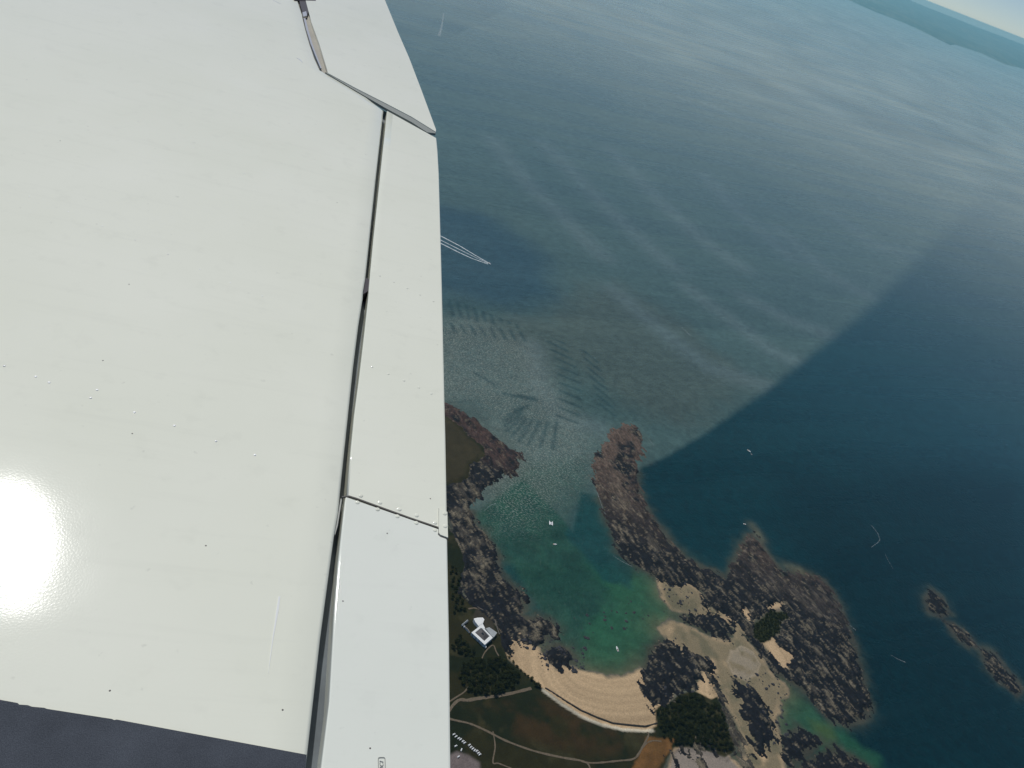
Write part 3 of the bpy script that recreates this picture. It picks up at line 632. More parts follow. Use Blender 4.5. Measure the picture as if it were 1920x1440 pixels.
# ------------------------------------------------------------------ trees
def tree_meshes():
    out = []
    for i in range(5):
        r = np.random.RandomState(40+i); V = []; Fq = []
        nb = 9; cen = r.normal(0, 1, (nb, 3))*np.array((1.25, 1.25, .7))+np.array((0, 0, 4.4)); rad = r.uniform(1.1, 1.9, nb)
        cen[0] = (0, 0, 4.8); rad[0] = 2.1
        for b_ in range(nb):
            for k in range(60):
                d = r.normal(size=3); d /= np.linalg.norm(d); d[2] = abs(d[2])*.9-.12; c_ = cen[b_]+d*rad[b_]*r.uniform(.78, 1.06)
                nrm = d+r.normal(0, .45, 3); nrm /= np.linalg.norm(nrm); a_ = np.cross(nrm, r.normal(size=3)); a_ /= np.linalg.norm(a_); b2 = np.cross(nrm, a_)
                s = r.uniform(.28, .55); n0 = len(V)
                V += [c_+a_*s, c_+b2*s*.8, c_-a_*s, c_-b2*s*.8]; Fq.append((n0, n0+1, n0+2, n0+3))
        out.append(pymesh('crown', V, np.array(Fq)))
        out[-1].materials.append(M_leaf[i % 3])
    return out
CROWN = tree_meshes()
bm = bmesh.new(); tube(bm, (0, 0, -.3), (.1, .05, 2.6), .3, 6, .2)
for k in range(4):
    a_ = k*1.6+.3; tube(bm, (.1, .05, 2.4), (.1+1.3*math.cos(a_), 1.3*math.sin(a_), 4.3), .14, 5, .06)
bmesh.ops.recalc_face_normals(bm, faces=bm.faces); TR = bpy.data.meshes.new('trunk'); bm.to_mesh(TR); bm.free(); TR.materials.append(M_trunk)
def tree(x, y, s, label, group, cat='tree', name='tree', squash=.72):
    o = empty(name, (x, y, float(height_at(x, y))), random.uniform(0, 6.28)); o.scale = (s, s, s*squash)
    tag(o, label, cat, group)
    t = link('trunk', TR, None, o); c_ = link('crown', random.choice(CROWN), None, o); c_.rotation_euler.z = random.uniform(0, 6.28)
    return o
def scatter(poly, spacing, cap, smin, smax, label, group, **kw):
    x0, y0 = poly.min(0); x1, y1 = poly.max(0); pts = []
    xs = np.arange(x0, x1, spacing); ys = np.arange(y0, y1, spacing)
    for i, x in enumerate(xs):
        for y in ys: pts.append((x+random.uniform(-.35, .35)*spacing, y+random.uniform(-.35, .35)*spacing+(i % 2)*spacing/2))
    pts = np.array(pts); d = sdf(pts[:, 0], pts[:, 1], poly); pts = pts[d > .5]
    idx = list(range(len(pts))); random.shuffle(idx)
    for k in idx[:cap]: tree(pts[k][0], pts[k][1], random.uniform(smin, smax), label, group, **kw)
    return len(pts)
a1 = scatter(WOOD_R, 5.2, 210, .72, 1.15, 'dark green tree in the dense wood at the right end of the beach', 'trees of the wood right of the beach')
a2 = scatter(WOOD_L, 6.2, 130, .85, 1.35, 'dark tree in the wood between the white house and the beach path', 'trees of the wood below the white house')
a3 = scatter(WOOD_H, 6.5, 30, .8, 1.2, 'dark tree just below and left of the white house', 'trees beside the white house')
a4 = scatter(WOOD_T, 7, 45, .6, 1.0, 'dark tree beside the wing edge above the white house', 'trees above the white house')
print('TREES', a1, a2, a3, a4)
scatter(GREEN, 4.2, 150, .42, .7, 'low green bush on the green patch of the big reef', 'bushes on the reef', cat='bush', name='bush', squash=.6)
for (u, v), lb in (((996,1272), 'round dark bush at the top edge of the beach, upper of the pair'), ((1008,1284), 'largest dark bush at the beach end of the path, lower of the pair')):
    x, y = G(u, v, 4); tree(x, y, 1.25 if v == 1284 else .9, lb, None, 'bush', 'bush', .7)
for k, (u, v) in enumerate([(955,1232),(962,1241),(970,1249),(977,1257),(985,1264),(990,1268),(1002,1279),(1013,1288)]):
    x, y = G(u, v, 3); tree(x, y, random.uniform(.45, .7), 'small dark bush in the line of bushes along the left edge of the beach', 'bushes along the beach edge', 'bush', 'bush', .6)

# ------------------------------------------------------------------ boulders
def boulder_mesh(s):
    r = np.random.RandomState(s); bm = bmesh.new(); bmesh.ops.create_icosphere(bm, subdivisions=2, radius=1)
    off = r.rand(3)*10
    for v in bm.verts:
        n_ = math.sin(v.co.x*3+off[0])*math.cos(v.co.y*3.4+off[1])*.22+math.sin(v.co.z*5+off[2]+v.co.x*2)*.12
        v.co = v.co*(1+n_+r.uniform(-.07, .07)); v.co.x *= 1.35; v.co.z *= .62
    me = bpy.data.meshes.new('boulder'); bm.to_mesh(me); bm.free(); me.materials.append(M_boulder); return me
BM = [boulder_mesh(i) for i in range(6)]
areas = [([(1020,1212),(1100,1212),(1095,1262),(1010,1256)], 60, 'dark boulder scattered round the small reef at the beach waterline', 'boulders round the beach reef'),
         ([(1225,1210),(1262,1195),(1340,1235),(1350,1270),(1310,1300),(1200,1340),(1196,1240)], 60, 'dark boulder beside the ragged reef at the right end of the beach', 'boulders by the right end of the beach'),
         ([(1240,1080),(1300,1100),(1320,1150),(1240,1150)], 35, 'dark boulder on the small sand strip inside the spit', 'boulders on the sand inside the spit'),
         ([(1360,1265),(1400,1310),(1420,1400),(1480,1400),(1490,1300),(1440,1260)], 60, 'dark boulder on the sand flats among the black reefs', 'boulders on the lower sand flats'),
         ([(1060,1160),(1200,1110),(1230,1150),(1190,1175),(1100,1200)], 32, 'small dark rock showing in the green shallows of the bay', 'rocks in the green shallows'),
         ([(960,1185),(1040,1195),(1060,1225),(980,1215)], 25, 'dark boulder at the left end of the beach under the rocks', 'boulders at the left end of the beach')]
for poly, n_, lb, gp in areas:
    P = GP(poly); x0, y0 = P.min(0); x1, y1 = P.max(0); c_ = 0
    while c_ < n_:
        x, y = random.uniform(x0, x1), random.uniform(y0, y1)
        if sdf(np.array([x]), np.array([y]), P)[0] < 0: continue
        c_ += 1; s = random.choice((.7, .9, 1.1, 1.5, 2.2))
        o = link('boulder', random.choice(BM), None, None, (x, y, max(float(height_at(x, y)), -.25*s)+.12*s)); o.scale = (s, s, s*.8)
        o.rotation_euler = (random.uniform(-.2, .2), random.uniform(-.2, .2), random.uniform(0, 6.28)); tag(o, lb, 'boulder', gp)

# ------------------------------------------------------------------ cars
def car():
    o = empty('parked_car', (0, 0, 0))
    bm = bmesh.new()
    side = [(-2.1, .35), (-2.15, .8), (-1.95, .98), (-1.0, 1.02), (1.05, .98), (2.0, .82), (2.12, .5), (2.05, .32)]
    a_ = [bm.verts.new((x, -.86, z)) for x, z in side]; b_ = [bm.verts.new((x, .86, z)) for x, z in side]
    bm.faces.new(a_); bm.faces.new(b_[::-1])
    for i in range(len(side)): j = (i+1) % len(side); bm.faces.new((a_[i], b_[i], b_[j], a_[j]))
    bmobj('body', bm, M_gel, o)
    bm = bmesh.new(); prism(bm, [(-1.9, -.78), (1.15, -.78), (1.15, .78), (-1.9, .78)], .97, 1.38, [(-1.6, -.66), (.5, -.66), (.5, .66), (-1.6, .66)]); bmobj('windows', bm, M_glass, o)
    bm = bmesh.new(); prism(bm, [(-1.62, -.68), (.52, -.68), (.52, .68), (-1.62, .68)], 1.382, 1.46, [(-1.5, -.6), (.4, -.6), (.4, .6), (-1.5, .6)]); bmobj('roof', bm, M_gel, o)
    for x in (-1.3, 1.3):
        for y in (-.8, .8): bm = bmesh.new(); tube(bm, (x, y-.1, .33), (x, y+.1, .33), .33, 10); bmobj('wheel', bm, M_tyre, o)
    return o
proto = car()
cars = [(851,1377,'nearest the wing edge in the upper row'),(855,1381,'second from the wing edge in the upper row'),(860,1384.5,'third in the upper row, tight beside its neighbour'),(863.5,1386.5,'fourth in the upper row, tight beside its neighbour'),(868,1390,'fifth in the upper row before the gap'),(871,1393,'sixth in the upper row, last before the gap'),(854.5,1399,'standing alone under the upper row by the wing edge'),(865,1406,'standing alone in the middle below the row'),(859.5,1419,'lowest of all, on the bare ground'),(880,1397,'first after the gap in the row'),(883,1401,'second after the gap in the row'),(886.5,1404,'third after the gap in the row'),(890,1407,'fourth after the gap in the row'),(894,1408.5,'fifth after the gap in the row'),(897,1412,'farthest right but one in the row'),(899.5,1415,'farthest right in the row')]
_a, _b = G(851,1377), G(899,1415); ROWA = math.atan2(_b[1]-_a[1], _b[0]-_a[0])
for i, (u, v, t) in enumerate(cars):
    o = proto if i == 0 else copy_tree(proto); x, y = G(u, v, 3.5)
    o.location = (x, y, float(height_at(x, y))); o.rotation_euler.z = ROWA+math.radians(72 if i != 7 else 100)+random.uniform(-.08, .08); o.scale = (.9, .9, .9)
    tag(o, 'small white parked car, '+t, 'car', 'cars in the car park beside the wing')

# ------------------------------------------------------------------ boats and wakes
def hull(o, Lh, B, m=M_gel, y0=0, nm='hull', deck=True):
    sec = [(-.5, .42, .5), (-.3, .48, .48), (0, .5, .5), (.25, .42, .56), (.4, .24, .62), (.5, .01, .7)]; bm = bmesh.new(); pr = None
    for x, hw, z in sec:
        r = [bm.verts.new(p) for p in ((x*Lh, y0-hw*B, z*B*.6), (x*Lh, y0-hw*B*.7, -.15), (x*Lh, y0, -.35), (x*Lh, y0+hw*B*.7, -.15), (x*Lh, y0+hw*B, z*B*.6))]
        if pr:
            for k in range(4): bm.faces.new((pr[k], pr[k+1], r[k+1], r[k]))
            bm.faces.new((pr[4], pr[0], r[0], r[4]))
        else: bm.faces.new(r)
        pr = r
    return bmobj(nm, bm, m, o)
def boat(u, v, deg, Lh, B, kind, label, cat):
    x, y = G(u, v); o = empty({'sail': 'sailing_boat', 'cat': 'catamaran', 'motor': 'motor_boat', 'dinghy': 'dinghy'}[kind], (x, y, .15), math.radians(deg)); tag(o, label, cat)
    if kind == 'cat':
        hull(o, Lh, B*.28, y0=-B*.38); hull(o, Lh, B*.28, y0=B*.38)
        bm = bmesh.new(); box(bm, -.42*Lh, .12*Lh, -B*.3, B*.3, .5, .85); bmobj('bridge_deck', bm, M_gel, o)
        bm = bmesh.new(); prism(bm, [(-.2*Lh, -B*.24), (.12*Lh, -B*.2), (.12*Lh, B*.2), (-.2*Lh, B*.24)], .852, 1.7, [(-.18*Lh, -B*.2), (.04*Lh, -B*.16), (.04*Lh, B*.16), (-.18*Lh, B*.2)]); bmobj('cabin', bm, M_gel, o)
        bm = bmesh.new(); tube(bm, (.08*Lh, 0, .85), (.08*Lh, 0, 11), .09); bmobj('mast', bm, M_alu, o)
    else:
        hull(o, Lh, B)
        if kind == 'dinghy':
            bm = bmesh.new(); box(bm, -.3*Lh, .15*Lh, -.3*B, .3*B, .31*B, .36*B); bmobj('seat', bm, M_wood, o)
        else:
            bm = bmesh.new(); c0 = -.42 if kind == 'sail' else -.45; prism(bm, [(c0*Lh, -.3*B), (-.15*Lh, -.34*B), (-.15*Lh, .34*B), (c0*Lh, .3*B)], .29*B, .33*B); bmobj('cockpit', bm, M_wood, o)
            bm = bmesh.new(); prism(bm, [(-.14*Lh, -.34*B), (.24*Lh, -.26*B), (.24*Lh, .26*B), (-.14*Lh, .34*B)], .3*B, .48*B+.1, [(-.12*Lh, -.28*B), (.16*Lh, -.18*B), (.16*Lh, .18*B), (-.12*Lh, .28*B)]); cb = bmobj('cabin', bm, M_gel, o)
            bm = bmesh.new(); prism(bm, [(.19*Lh, -.2*B), (.215*Lh, -.2*B), (.215*Lh, .2*B), (.19*Lh, .2*B)], .36*B, .48*B); bmobj('windscreen', bm, M_glass, cb)
            if kind == 'sail':
                bm = bmesh.new(); tube(bm, (.06*Lh, 0, .4*B), (.06*Lh, 0, .4*B+Lh*1.1), .07); bmobj('mast', bm, M_alu, o)
                bm = bmesh.new(); tube(bm, (.04*Lh, 0, 1.7), (-.38*Lh, 0, 1.7), .14); bmobj('boom', bm, M_navy, o)
            else:
                bm = bmesh.new(); box(bm, -.53*Lh, -.48*Lh, -.14*B, .14*B, .1, .4*B+.2); bmobj('outboard_motor', bm, M_navy, o)
    return o
boat(1157, 1217, 115, 8.2, 2.8, 'sail', 'small white sailing boat with its sails down anchored close to the beach', 'sailing boat')
boat(1033, 981, 100, 9.0, 6.2, 'cat', 'white catamaran moored in the middle of the bay', 'catamaran')
boat(1040, 1021, 25, 6.5, 2.4, 'motor', 'white motor boat moored just below the catamaran in the bay', 'boat')
boat(1404, 846, -30, 8.8, 3.2, 'motor', 'white motor boat lying alone on the dark open water outside the spit', 'boat')
boat(1409, 852, -30, 3.4, 1.4, 'dinghy', 'tiny pale dinghy trailing behind the lone motor boat', 'dinghy')
boat(918, 494.5, -38, 9.5, 3.4, 'motor', 'speeding motor boat at the head of the triple white wake beside the wing', 'boat')
boat(1396, 983, 10, 5, 2, 'dinghy', 'faint small boat off the tip of the reef point', 'dinghy')
M_foam2 = M_foam.copy(); M_foam2.name = 'thin_foam'
for q_ in M_foam2.node_tree.nodes:
    if q_.type == 'VALTORGB': q_.color_ramp.elements[0].position = .42; q_.color_ramp.elements[1].position = .7; q_.color_ramp.elements[1].color = (.62, .62, .62, 1)
def foam(name, pts, w0, w1, lab, n=14, z=.06, m=None):
    P = [Vector((*G(u, v), 0)) for u, v in pts]; V = []; Fc = []; Q = []
    for i in range(len(P)-1):
        for k in range(n): Q.append(P[i].lerp(P[i+1], k/n))
    Q.append(P[-1]); m_ = len(Q)
    for i, q in enumerate(Q):
        d = (Q[min(i+1, m_-1)]-Q[max(i-1, 0)]).normalized(); s = Vector((-d.y, d.x, 0)); t = i/(m_-1); wd = (w0*(1-t)+w1*t)*random.uniform(.75, 1.25)
        V += [(q.x-s.x*wd/2, q.y-s.y*wd/2, z), (q.x, q.y, z+.12), (q.x+s.x*wd/2, q.y+s.y*wd/2, z)]
    for i in range(m_-1):
        for k in (0, 1): a_ = i*3+k; Fc.append((a_, a_+1, a_+4, a_+3))
    o = link(name, pymesh(name, V, Fc, True), m or (M_foam2 if name == 'breaking_wave' else M_foam)); tag(o, lab, kind='stuff'); return o
foam('boat_wake', [(916,493),(890,478),(862,461),(810,434)], 3.0, 4.5, 'upper white line of the speeding boat wake')
foam('boat_wake', [(916,494),(888,481),(862,468),(810,442)], 1.8, 3.5, 'middle white line of the speeding boat wake')
foam('boat_wake', [(915,495),(886,485),(862,474),(810,448)], 3.0, 4.5, 'lower white line of the speeding boat wake')
foam('boat_wake', [(823,67),(826,58),(829,45),(832,25)], 13, 5, 'short pale wake of a distant boat close to the wing tip', m=M_foam2)
foam('breaking_wave', [(1634,1026),(1645,1018),(1650,1012),(1646,1000),(1634,985)], 0.8, 1.2, 'curved line of foam over a hidden rock in the open sea')
foam('breaking_wave', [(1278,614),(1286,621),(1294,629)], 1.6, 2.6, 'short white streak in the pale reflection veil on the sea')
foam('breaking_wave', [(1660,1040),(1666,1052),(1674,1066)], 0.7, .5, 'thin foam trail below the hidden rock')
for pts in ([(1108,914),(1120,924),(1129,950),(1137,968)], [(1150,1042),(1165,1052),(1185,1062)], [(926,905),(940,898),(962,890)], [(908,958),(918,948),(930,944)], [(972,848),(980,858),(984,862)], [(1670,1228),(1682,1235),(1698,1242)], [(1216,823),(1222,830),(1226,836)], [(1585,1165),(1605,1182)]):
    foam('breaking_wave', pts, .6, 1.1, 'thin broken foam line along the rocks')

# ------------------------------------------------------------------ the wing
t_ = np.array([-.308, .951, 0.]); t_ /= np.linalg.norm(t_); AFT = np.array([t_[1], -t_[0], 0]); SP = t_+np.array([0, 0, .057]); SP /= np.linalg.norm(SP)
NW = np.cross(AFT, SP); NW /= np.linalg.norm(NW); d0 = ray(580, 1440); W0 = d0*(1.2/-d0[2])
def wq(u, v, off=0.0):                       # (span, chord) metres on the wing plane
    d = ray(u, v); P = d*(np.dot(NW, W0+NW*off)/np.dot(NW, d)); P = P-W0
    return np.array([P@SP, P@AFT])
wing = bpy.data.objects.new('aeroplane_wing', None); C.objects.link(wing); wing.empty_display_size = .3
wing.matrix_world = Matrix([[AFT[i], SP[i], NW[i], W0[i]+(H if i == 2 else 0)] for i in range(3)]+[[0, 0, 0, 1]])
tag(wing, 'glossy white aeroplane wing with flap, aileron and grey grit walkway filling the left side', 'wing')
def cz(c): return 0.0                         # local frame: x chord (aft), y span, z up
def wl(u, v, off=0.0):
    s, c_ = wq(u, v, off); return Vector((c_, s, off))
def slab(name, px, th, m, off=0.0, parent=None, bevel=0.0, segs=2, smooth=True, sub=None):
    """solid whose top outline is traced on the wing plane; th = thickness (number or one per corner)"""
    T = [wl(u, v, off) for u, v in px]; th = th if isinstance(th, (list, tuple)) else [th]*len(T)
    bm = bmesh.new(); a_ = [bm.verts.new(p) for p in T]; b_ = [bm.verts.new(p-Vector((0, 0, h))) for p, h in zip(T, th)]
    bm.faces.new(a_); bm.faces.new(b_[::-1]); n_ = len(T)
    for i in range(n_): bm.faces.new((a_[i], a_[(i+1) % n_], b_[(i+1) % n_], b_[i]))
    bmesh.ops.recalc_face_normals(bm, faces=bm.faces)
    if bevel:
        ed = [e for e in bm.edges if all(v in a_ for v in e.verts)]
        bmesh.ops.bevel(bm, geom=ed, offset=bevel, segments=segs, profile=.5, affect='EDGES')
    return bmobj(name, bm, m, parent or wing)
# main skin: top surface outline, then closed to a real aerofoil section with nose and underside
TEpx = [(573,1442),(600,1200),(615,1088),(627,1000),(634,960),(642,880),(662,690),(672,610),(680,560),(681,545),(685,522),(689.5,480),(704,340),(719,207)]
te = [wl(*p) for p in TEpx]
out_line = [wl(605,133), wl(575,40), wl(562,0)]
s_end = 3.9; 
prof = [(-1.62, -.075), (-1.60, -.035), (-1.54, -.008), (-1.45, 0), (-1.1, 0)]
def skin_section(y, cte, full=True):
    top_ = [(c_, z) for c_, z in prof]+[(-.85, 0), (cte-.15, 0), (cte-.06, 0), (cte-.006, -.0004), (cte, -.003)]
    bot = [(cte, -.012), (cte-.05, -.05), (cte-.15, -.12), (-1.1, -.15), (-1.5, -.12)]
    return top_+bot
ys = sorted(set([-.75, -.3]+[round(p.y, 4) for p in te]))
bm = bmesh.new(); prev = None
ty = np.array([p.y for p in te]); tx = np.array([p.x for p in te]); o_ = np.argsort(ty); ty, tx = ty[o_], tx[o_]
k0 = wl(601, 132); k1 = wl(719, 202)
allY = [(y, float(np.interp(y, ty, tx))) for y in ys if y <= k1.y+1e-6]+[(k1.y+(k0.y-k1.y)*t, k1.x+(k0.x-k1.x)*t) for t in (.25, .5, .75, 1.)]
g1 = wl(558, 0); allY += [(wl(590,108).y, wl(590,108).x), (wl(578,69).y, wl(578,69).x), (wl(567.5,29).y, wl(567.5,29).x), (g1.y, g1.x), (g1.y+.35, g1.x-.05)]
for y, cte in allY:
    r = [bm.verts.new((c_, y, z)) for c_, z in skin_section(y, cte)]
    if prev:
        for k in range(len(r)): bm.faces.new((prev[k], prev[(k+1) % len(r)], r[(k+1) % len(r)], r[k]))
    else: bm.faces.new(r)
    prev = r
bm.faces.new(prev[::-1])
skin = bmobj('wing_skin', bm, M_wing, wing)
for p in skin.data.polygons: p.use_smooth = abs(p.normal.z) > .3 or p.center.x < -1.4
# walkway
slab('walkway_strip', [(-700,1190),(0,1312),(33,1318),(36,1321),(52,1322),(60,1325),(83,1327),(88,1329),(210,1348),(214,1350),(219,1349),(575,1415),(572,1446),(540,1800),(-700,1800)], .0016, M_grip, .0018)
# flap: two panels with rounded nose running down into the gap
def flap_panel(px_nose, px_te, name='flap_panel', drop=0.0, tip=.004):
    n_ = 10; bm = bmesh.new(); prev = None; sec = [(-.003, -.06), (-.0026, -.03), (-.0014, -.006), (-.0009, -.0024), (0, -.0007), (.0022, 0), (.03, 0)]
    Nn = [wl(*p, -drop) for p in px_nose]; Tn = [wl(*p, -drop) for p in px_te]
    for i in range(n_+1):
        t = i/n_
        def at_(A):
            f_ = t*(len(A)-1); k = min(int(f_), len(A)-2); return A[k].lerp(A[k+1], f_-k)
        a_, b_ = at_(Nn), at_(Tn); d = (b_-a_); Lc = d.length; d.normalize()
        pts = [a_+d*c_+Vector((0, 0, z)) for c_, z in sec]+[a_+d*(Lc*.5), b_-d*.003, b_-Vector((0, 0, .0012)), b_-Vector((0, 0, tip)), a_+d*(Lc*.5)-Vector((0, 0, .03)), a_+d*.02-Vector((0, 0, .06))]
        r = [bm.verts.new(p) for p in pts]
        if prev:
            for k in range(len(r)): bm.faces.new((prev[k], prev[(k+1) % len(r)], r[(k+1) % len(r)], r[k]))
        else: bm.faces.new(r)
        prev = r
    bm.faces.new(prev[::-1]); o = bmobj(name, bm, M_wing2, wing)
    for p in o.data.polygons: p.use_smooth = p.center.x < 0.02 and p.normal.z > .05
    return o
flap_o = flap_panel([(651.5,929),(662,800),(676.5,690),(691,560),(697,480),(712,340),(726,208)], [(838,994),(835.5,835),(833,740),(829,560),(826,440),(822,300),(818,259)])
flap_i = flap_panel([(588,1560),(604,1432),(618,1316),(631,1090),(648.5,932)], [(848,1560),(844.5,1440),(842,1200),(840,1100),(838.5,1020),(838.2,998)])
flap_o['label'] = 'outer flap panel'; flap_i.data.materials.clear(); flap_i.data.materials.append(M_wing3); flap_i['label'] = 'inner flap panel nearest the cabin'
# dark joint between the two panels
def strip(name, px, wd, m, off, th=.003, parent=None):
    P = [wl(*p, off) for p in px]; bm = bmesh.new(); pr = None
    for i, p in enumerate(P):
        d = (P[min(i+1, len(P)-1)]-P[max(i-1, 0)]).normalized(); s = Vector((-d.y, d.x, 0))*(wd if not isinstance(wd, (list, tuple)) else wd[i])/2
        r = [bm.verts.new(q) for q in (p-s, p+s, p+s-Vector((0, 0, th)), p-s-Vector((0, 0, th)))]
        if pr:
            for k in range(4): bm.faces.new((pr[k], pr[(k+1) % 4], r[(k+1) % 4], r[k]))
        else: bm.faces.new(r)
        pr = r
    bm.faces.new(pr[::-1]); return bmobj(name, bm, m, parent or wing)
M_joint = mat('joint_dark', (.10, .095, .085), .7)
strip('joint_seam', [(641,931),(655,930),(668,934),(720,953),(770,971),(823,989),(822.5,1002),(826,1005),(840,1010)], .0030, M_joint, .0006, .004)
tab = slab('trailing_edge_tab', [(823.5,954),(839,959.5),(840.3,1008),(826,1002.5),(823,999)], .0022, M_wing2, .003, bevel=.0006)
strip('tab_edge', [(822.8,953),(822.8,990)], .0012, M_seal, .0009, .001)
# rivets: low domes
def dome(r, h, seg=12):
    bm = bmesh.new(); rings = [(r, 0), (r*.92, h*.45), (r*.62, h*.85), (r*.25, h)]; pr = None; top_ = None
    for rr_, z in rings:
        cur = [bm.verts.new((rr_*math.cos(2*math.pi*i/seg), rr_*math.sin(2*math.pi*i/seg), z)) for i in range(seg)]
        if pr:
            for k in range(seg): bm.faces.new((pr[k], pr[(k+1) % seg], cur[(k+1) % seg], cur[k]))
        pr = cur
    bm.faces.new(pr); me = bpy.data.meshes.new('rivet'); bm.to_mesh(me); bm.free(); me.polygons.foreach_set('use_smooth', [True]*len(me.polygons)); return me
R_big = dome(.0050, .0013); R_big.materials.append(M_wing2)
R_mid = dome(.0036, .0009); R_mid.materials.append(M_wing2)
M_glint = mat('rivet_gloss', (.92, .92, .88), .5, coat=1, coat_rough=.3)  # whitened base puts the rivets' sun glint into their colour
R_sm = dome(.0028, .0011); R_sm.materials.append(M_glint)
R_t = dome(.0018, .0007); R_t.materials.append(M_glint)
R_d = dome(.0016, .0004, 8); R_d.materials.append(M_speck)
slot_bm = bmesh.new(); box(slot_bm, -.0028, .0028, -.0005, .0005, .0020, .0026); SLOT = bpy.data.meshes.new('slot'); slot_bm.to_mesh(SLOT); slot_bm.free(); SLOT.materials.append(M_joint)
def put(name, me, pts, off=0.0, parent=None, slot=False):
    for u, v in pts:
        o = link(name, me, None, parent or wing, wl(u, v, off)); o.rotation_euler.z = random.uniform(0, 3)
        if slot: o['label'] = None if False else 'slotted screw head'; 
UP = [(676.4,929.6),(712.6,942.4),(748.8,955),(781,966.5),(816,980)]; DN = [(670,942),(708,955),(745,968),(780.5,980.5),(815.5,994)]
def screws(pts, par, off=0.0):
    for u, v in pts:
        o = link('screw', R_big, None, par, wl(u, v, off)); s = link('slot', SLOT, None, None); bpy.data.objects.remove(s)
screws(UP, flap_o); screws(DN, flap_i); screws([(834,963),(834.5,986.5)], tab, .003)
put('rivet', R_mid, [(712,517),(738.5,528.5),(763.5,540.5),(787.5,552.5),(812.5,565)], parent=flap_o)
put('rivet', R_mid, [(697.5,688),(728,701),(757.5,713.5),(785.5,726.5),(808.5,738)], parent=flap_o)
put('rivet', R_d, [(726,1000),(807,935),(694,1403),(643,1127)], parent=flap_i)
put('rivet', R_sm, [(8,686),(67,706),(92,717),(182,731),(170,746),(252,773),(327,798),(405,827),(478,853)], parent=skin)
put('rivet', R_t, [(55,368),(128,397),(192,424),(254,450),(315,477),(375,505),(432,530),(492,555),(260,228),(363,277),(458,325)], parent=skin)
for u, v in [(193,676),(248,813),(386,1023),(632,380),(242,533),(530,1331),(206,1295),(113,264)]:
    link('dirt_speck', R_d, None, skin, wl(u, v))
# gap shroud below the skin edge and flap nose
def shroud():
    bm = bmesh.new(); A = [wl(*p, -.040) for p in TEpx]; pr = None
    for i, p in enumerate(A):
        r = [bm.verts.new(q) for q in (p+Vector((-.05, 0, 0)), p+Vector((-.004, 0, -.0)), p+Vector((.05, 0, -.012)), p+Vector((.05, 0, -.02)), p+Vector((-.05, 0, -.02)))]
        if pr:
            for k in range(5): bm.faces.new((pr[k], pr[(k+1) % 5], r[(k+1) % 5], r[k]))
        pr = r
    return bmobj('gap_shroud', bm, M_shroud, wing)
shroud()
strip('edge_sealant', [(640,935),(632,985),(627,1002)], .003, M_seal, -.006, .003)
slab('gap_block', [(683.5,520),(694,524),(691,545),(680,552),(681,535)], .03, M_dark, -.008)
# aileron beyond the joint line, its inboard end face showing
slab('aileron', [(615,137),(667,165),(726,195),(772,219),(817,247),(817.5,243),(789.5,167),(767,108),(747.2,62.5),(721.7,0),(695,-60),(560,-60),(574,4),(584,42),(599,83),(613,129)],
     [.010,.014,.018,.012,.005,.003,.003,.003,.003,.003,.003,.03,.02,.02,.015,.010], M_wing, .003)
slab('aileron_end_cap', [(610,135),(667,164.5),(726,194.5),(772,218.5),(816,246.5),(817,250),(801,248),(772,229),(722,202),(657,164),(612,137)], .010, M_cap, .0005)  # shaded end face drawn as a grey slab
slab('gap_floor', [(545,-60),(556,0),(602,134),(616,141),(618,120),(600,50),(585,-60)], .01, M_beige, -.012)
strip('hinge_strip', [(571,34),(576,55),(584,82),(594,108),(602,128)], [.010,.010,.009,.007,.005], M_alu, -.002, .006)
strip('hinge_wire', [(567,30),(572,52),(580.5,82),(591,110),(600,130)], .0022, M_dark, .001, .004)
slab('hinge_bracket', [(559,-30),(574,-30),(575,4),(579,20),(575,30),(569,29),(562,6)], .02, M_dark, .0015)
slab('hinge_fitting', [(567,23),(574,21),(576,29),(569,31)], .012, M_alu, .003)
slab('hinge_plate', [(540,-20),(596,-20),(592,1),(552,0)], .003, M_dark, .004)
# painted reflection streak, pale flecks and placard
strip('reflection_streak', [(524,1118),(521,1140),(517,1165),(512,1195),(506,1240),(503,1262)], [.003,.0042,.003,.0018,.001,.0004], M_streak, .0007, .0008)  # white reflection on the skin, built as a pale raised strip
strip('pale_fleck', [(556,108),(563,112),(567,117)], [.002,.007,.003], M_streak, .0007, .0008)  # sparkle on the skin, put in as a pale raised fleck
strip('pale_fleck', [(512,0),(526,7)], [.003,.004], M_streak, .0007, .0008)
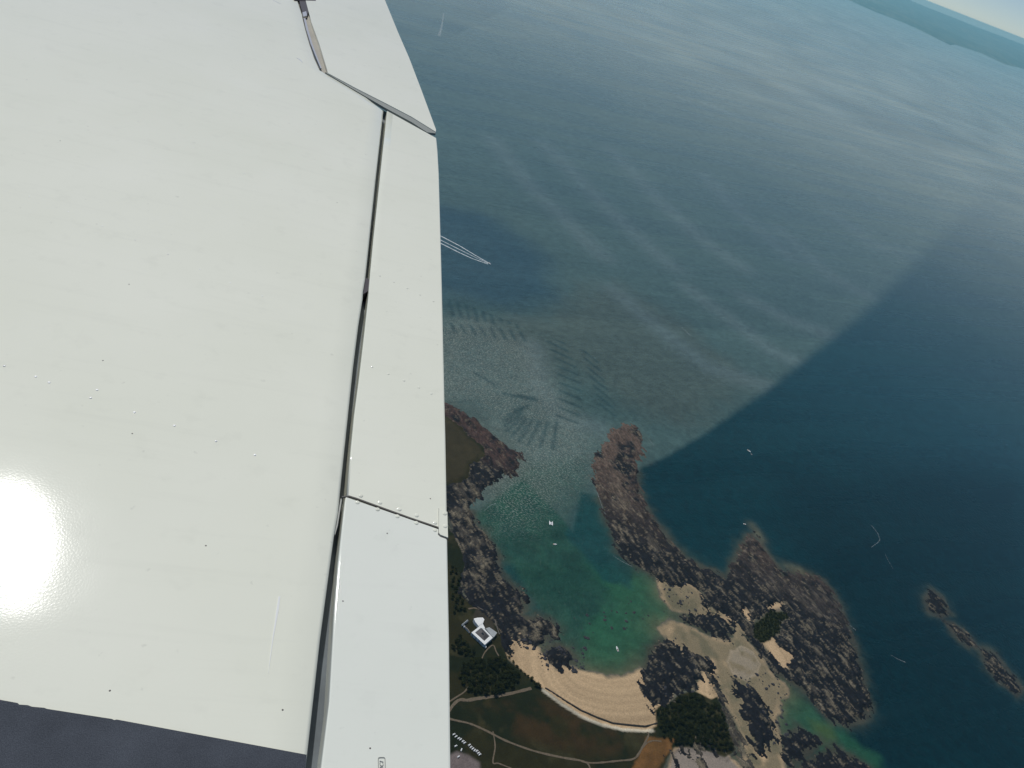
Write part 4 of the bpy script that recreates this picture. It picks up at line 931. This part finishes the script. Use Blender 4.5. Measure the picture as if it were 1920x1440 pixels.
# placard ICI in a rounded frame
pa = wl(715.5, 1431, .0006); ax = (wl(715, 1400)-wl(715.5, 1440)); ax.z = 0; ax.normalize()
def rounded(w_, h_, r_, n=5):
    out = []
    for cx, cy, a0 in ((w_/2-r_, h_/2-r_, 0), (-w_/2+r_, h_/2-r_, 90), (-w_/2+r_, -h_/2+r_, 180), (w_/2-r_, -h_/2+r_, 270)):
        for k in range(n+1): a_ = math.radians(a0+90*k/n); out.append((cx+r_*math.cos(a_), cy+r_*math.sin(a_)))
    return out
plac = bpy.data.objects.new('placard', None); C.objects.link(plac); plac.parent = wing
topc = wl(715.5, 1419.5, .0006); rot = math.atan2(ax.y, ax.x); plac.location = topc; plac.rotation_euler.z = rot; plac.empty_display_size = .05
pw = (wl(722.5, 1425)-wl(708.5, 1425)).length; plen = .11
bm = bmesh.new(); o1 = rounded(plen, pw, pw*.25); i1 = rounded(plen-.0022, pw-.0022, pw*.25-.0008)
A = [bm.verts.new((x-plen/2, y, 0)) for x, y in o1]; B = [bm.verts.new((x-plen/2, y, 0)) for x, y in i1]
for k in range(len(A)): bm.faces.new((A[k], A[(k+1) % len(A)], B[(k+1) % len(A)], B[k]))
r_ = bmesh.ops.extrude_face_region(bm, geom=bm.faces[:]); 
for v in r_['geom']:
    if isinstance(v, bmesh.types.BMVert): v.co.z += .0004
bmobj('frame_line', bm, M_print, plac)
tcu = bpy.data.curves.new('lettering', 'FONT'); tcu.body = 'ICI'; tcu.size = pw*.72; tcu.shear = .25; tcu.extrude = .0002; tcu.align_x = 'RIGHT'; tcu.align_y = 'CENTER'; tcu.space_character = 1.12; tcu.offset = .0001
to = bpy.data.objects.new('lettering', tcu); dg = bpy.context.evaluated_depsgraph_get(); C.objects.link(to); bpy.context.view_layer.update()
me = bpy.data.meshes.new_from_object(to.evaluated_get(bpy.context.evaluated_depsgraph_get())); bpy.data.objects.remove(to)
lt_ = link('lettering', me, None, plac, (-.0065, 0, .0002)); me.materials.clear(); me.materials.append(M_print)
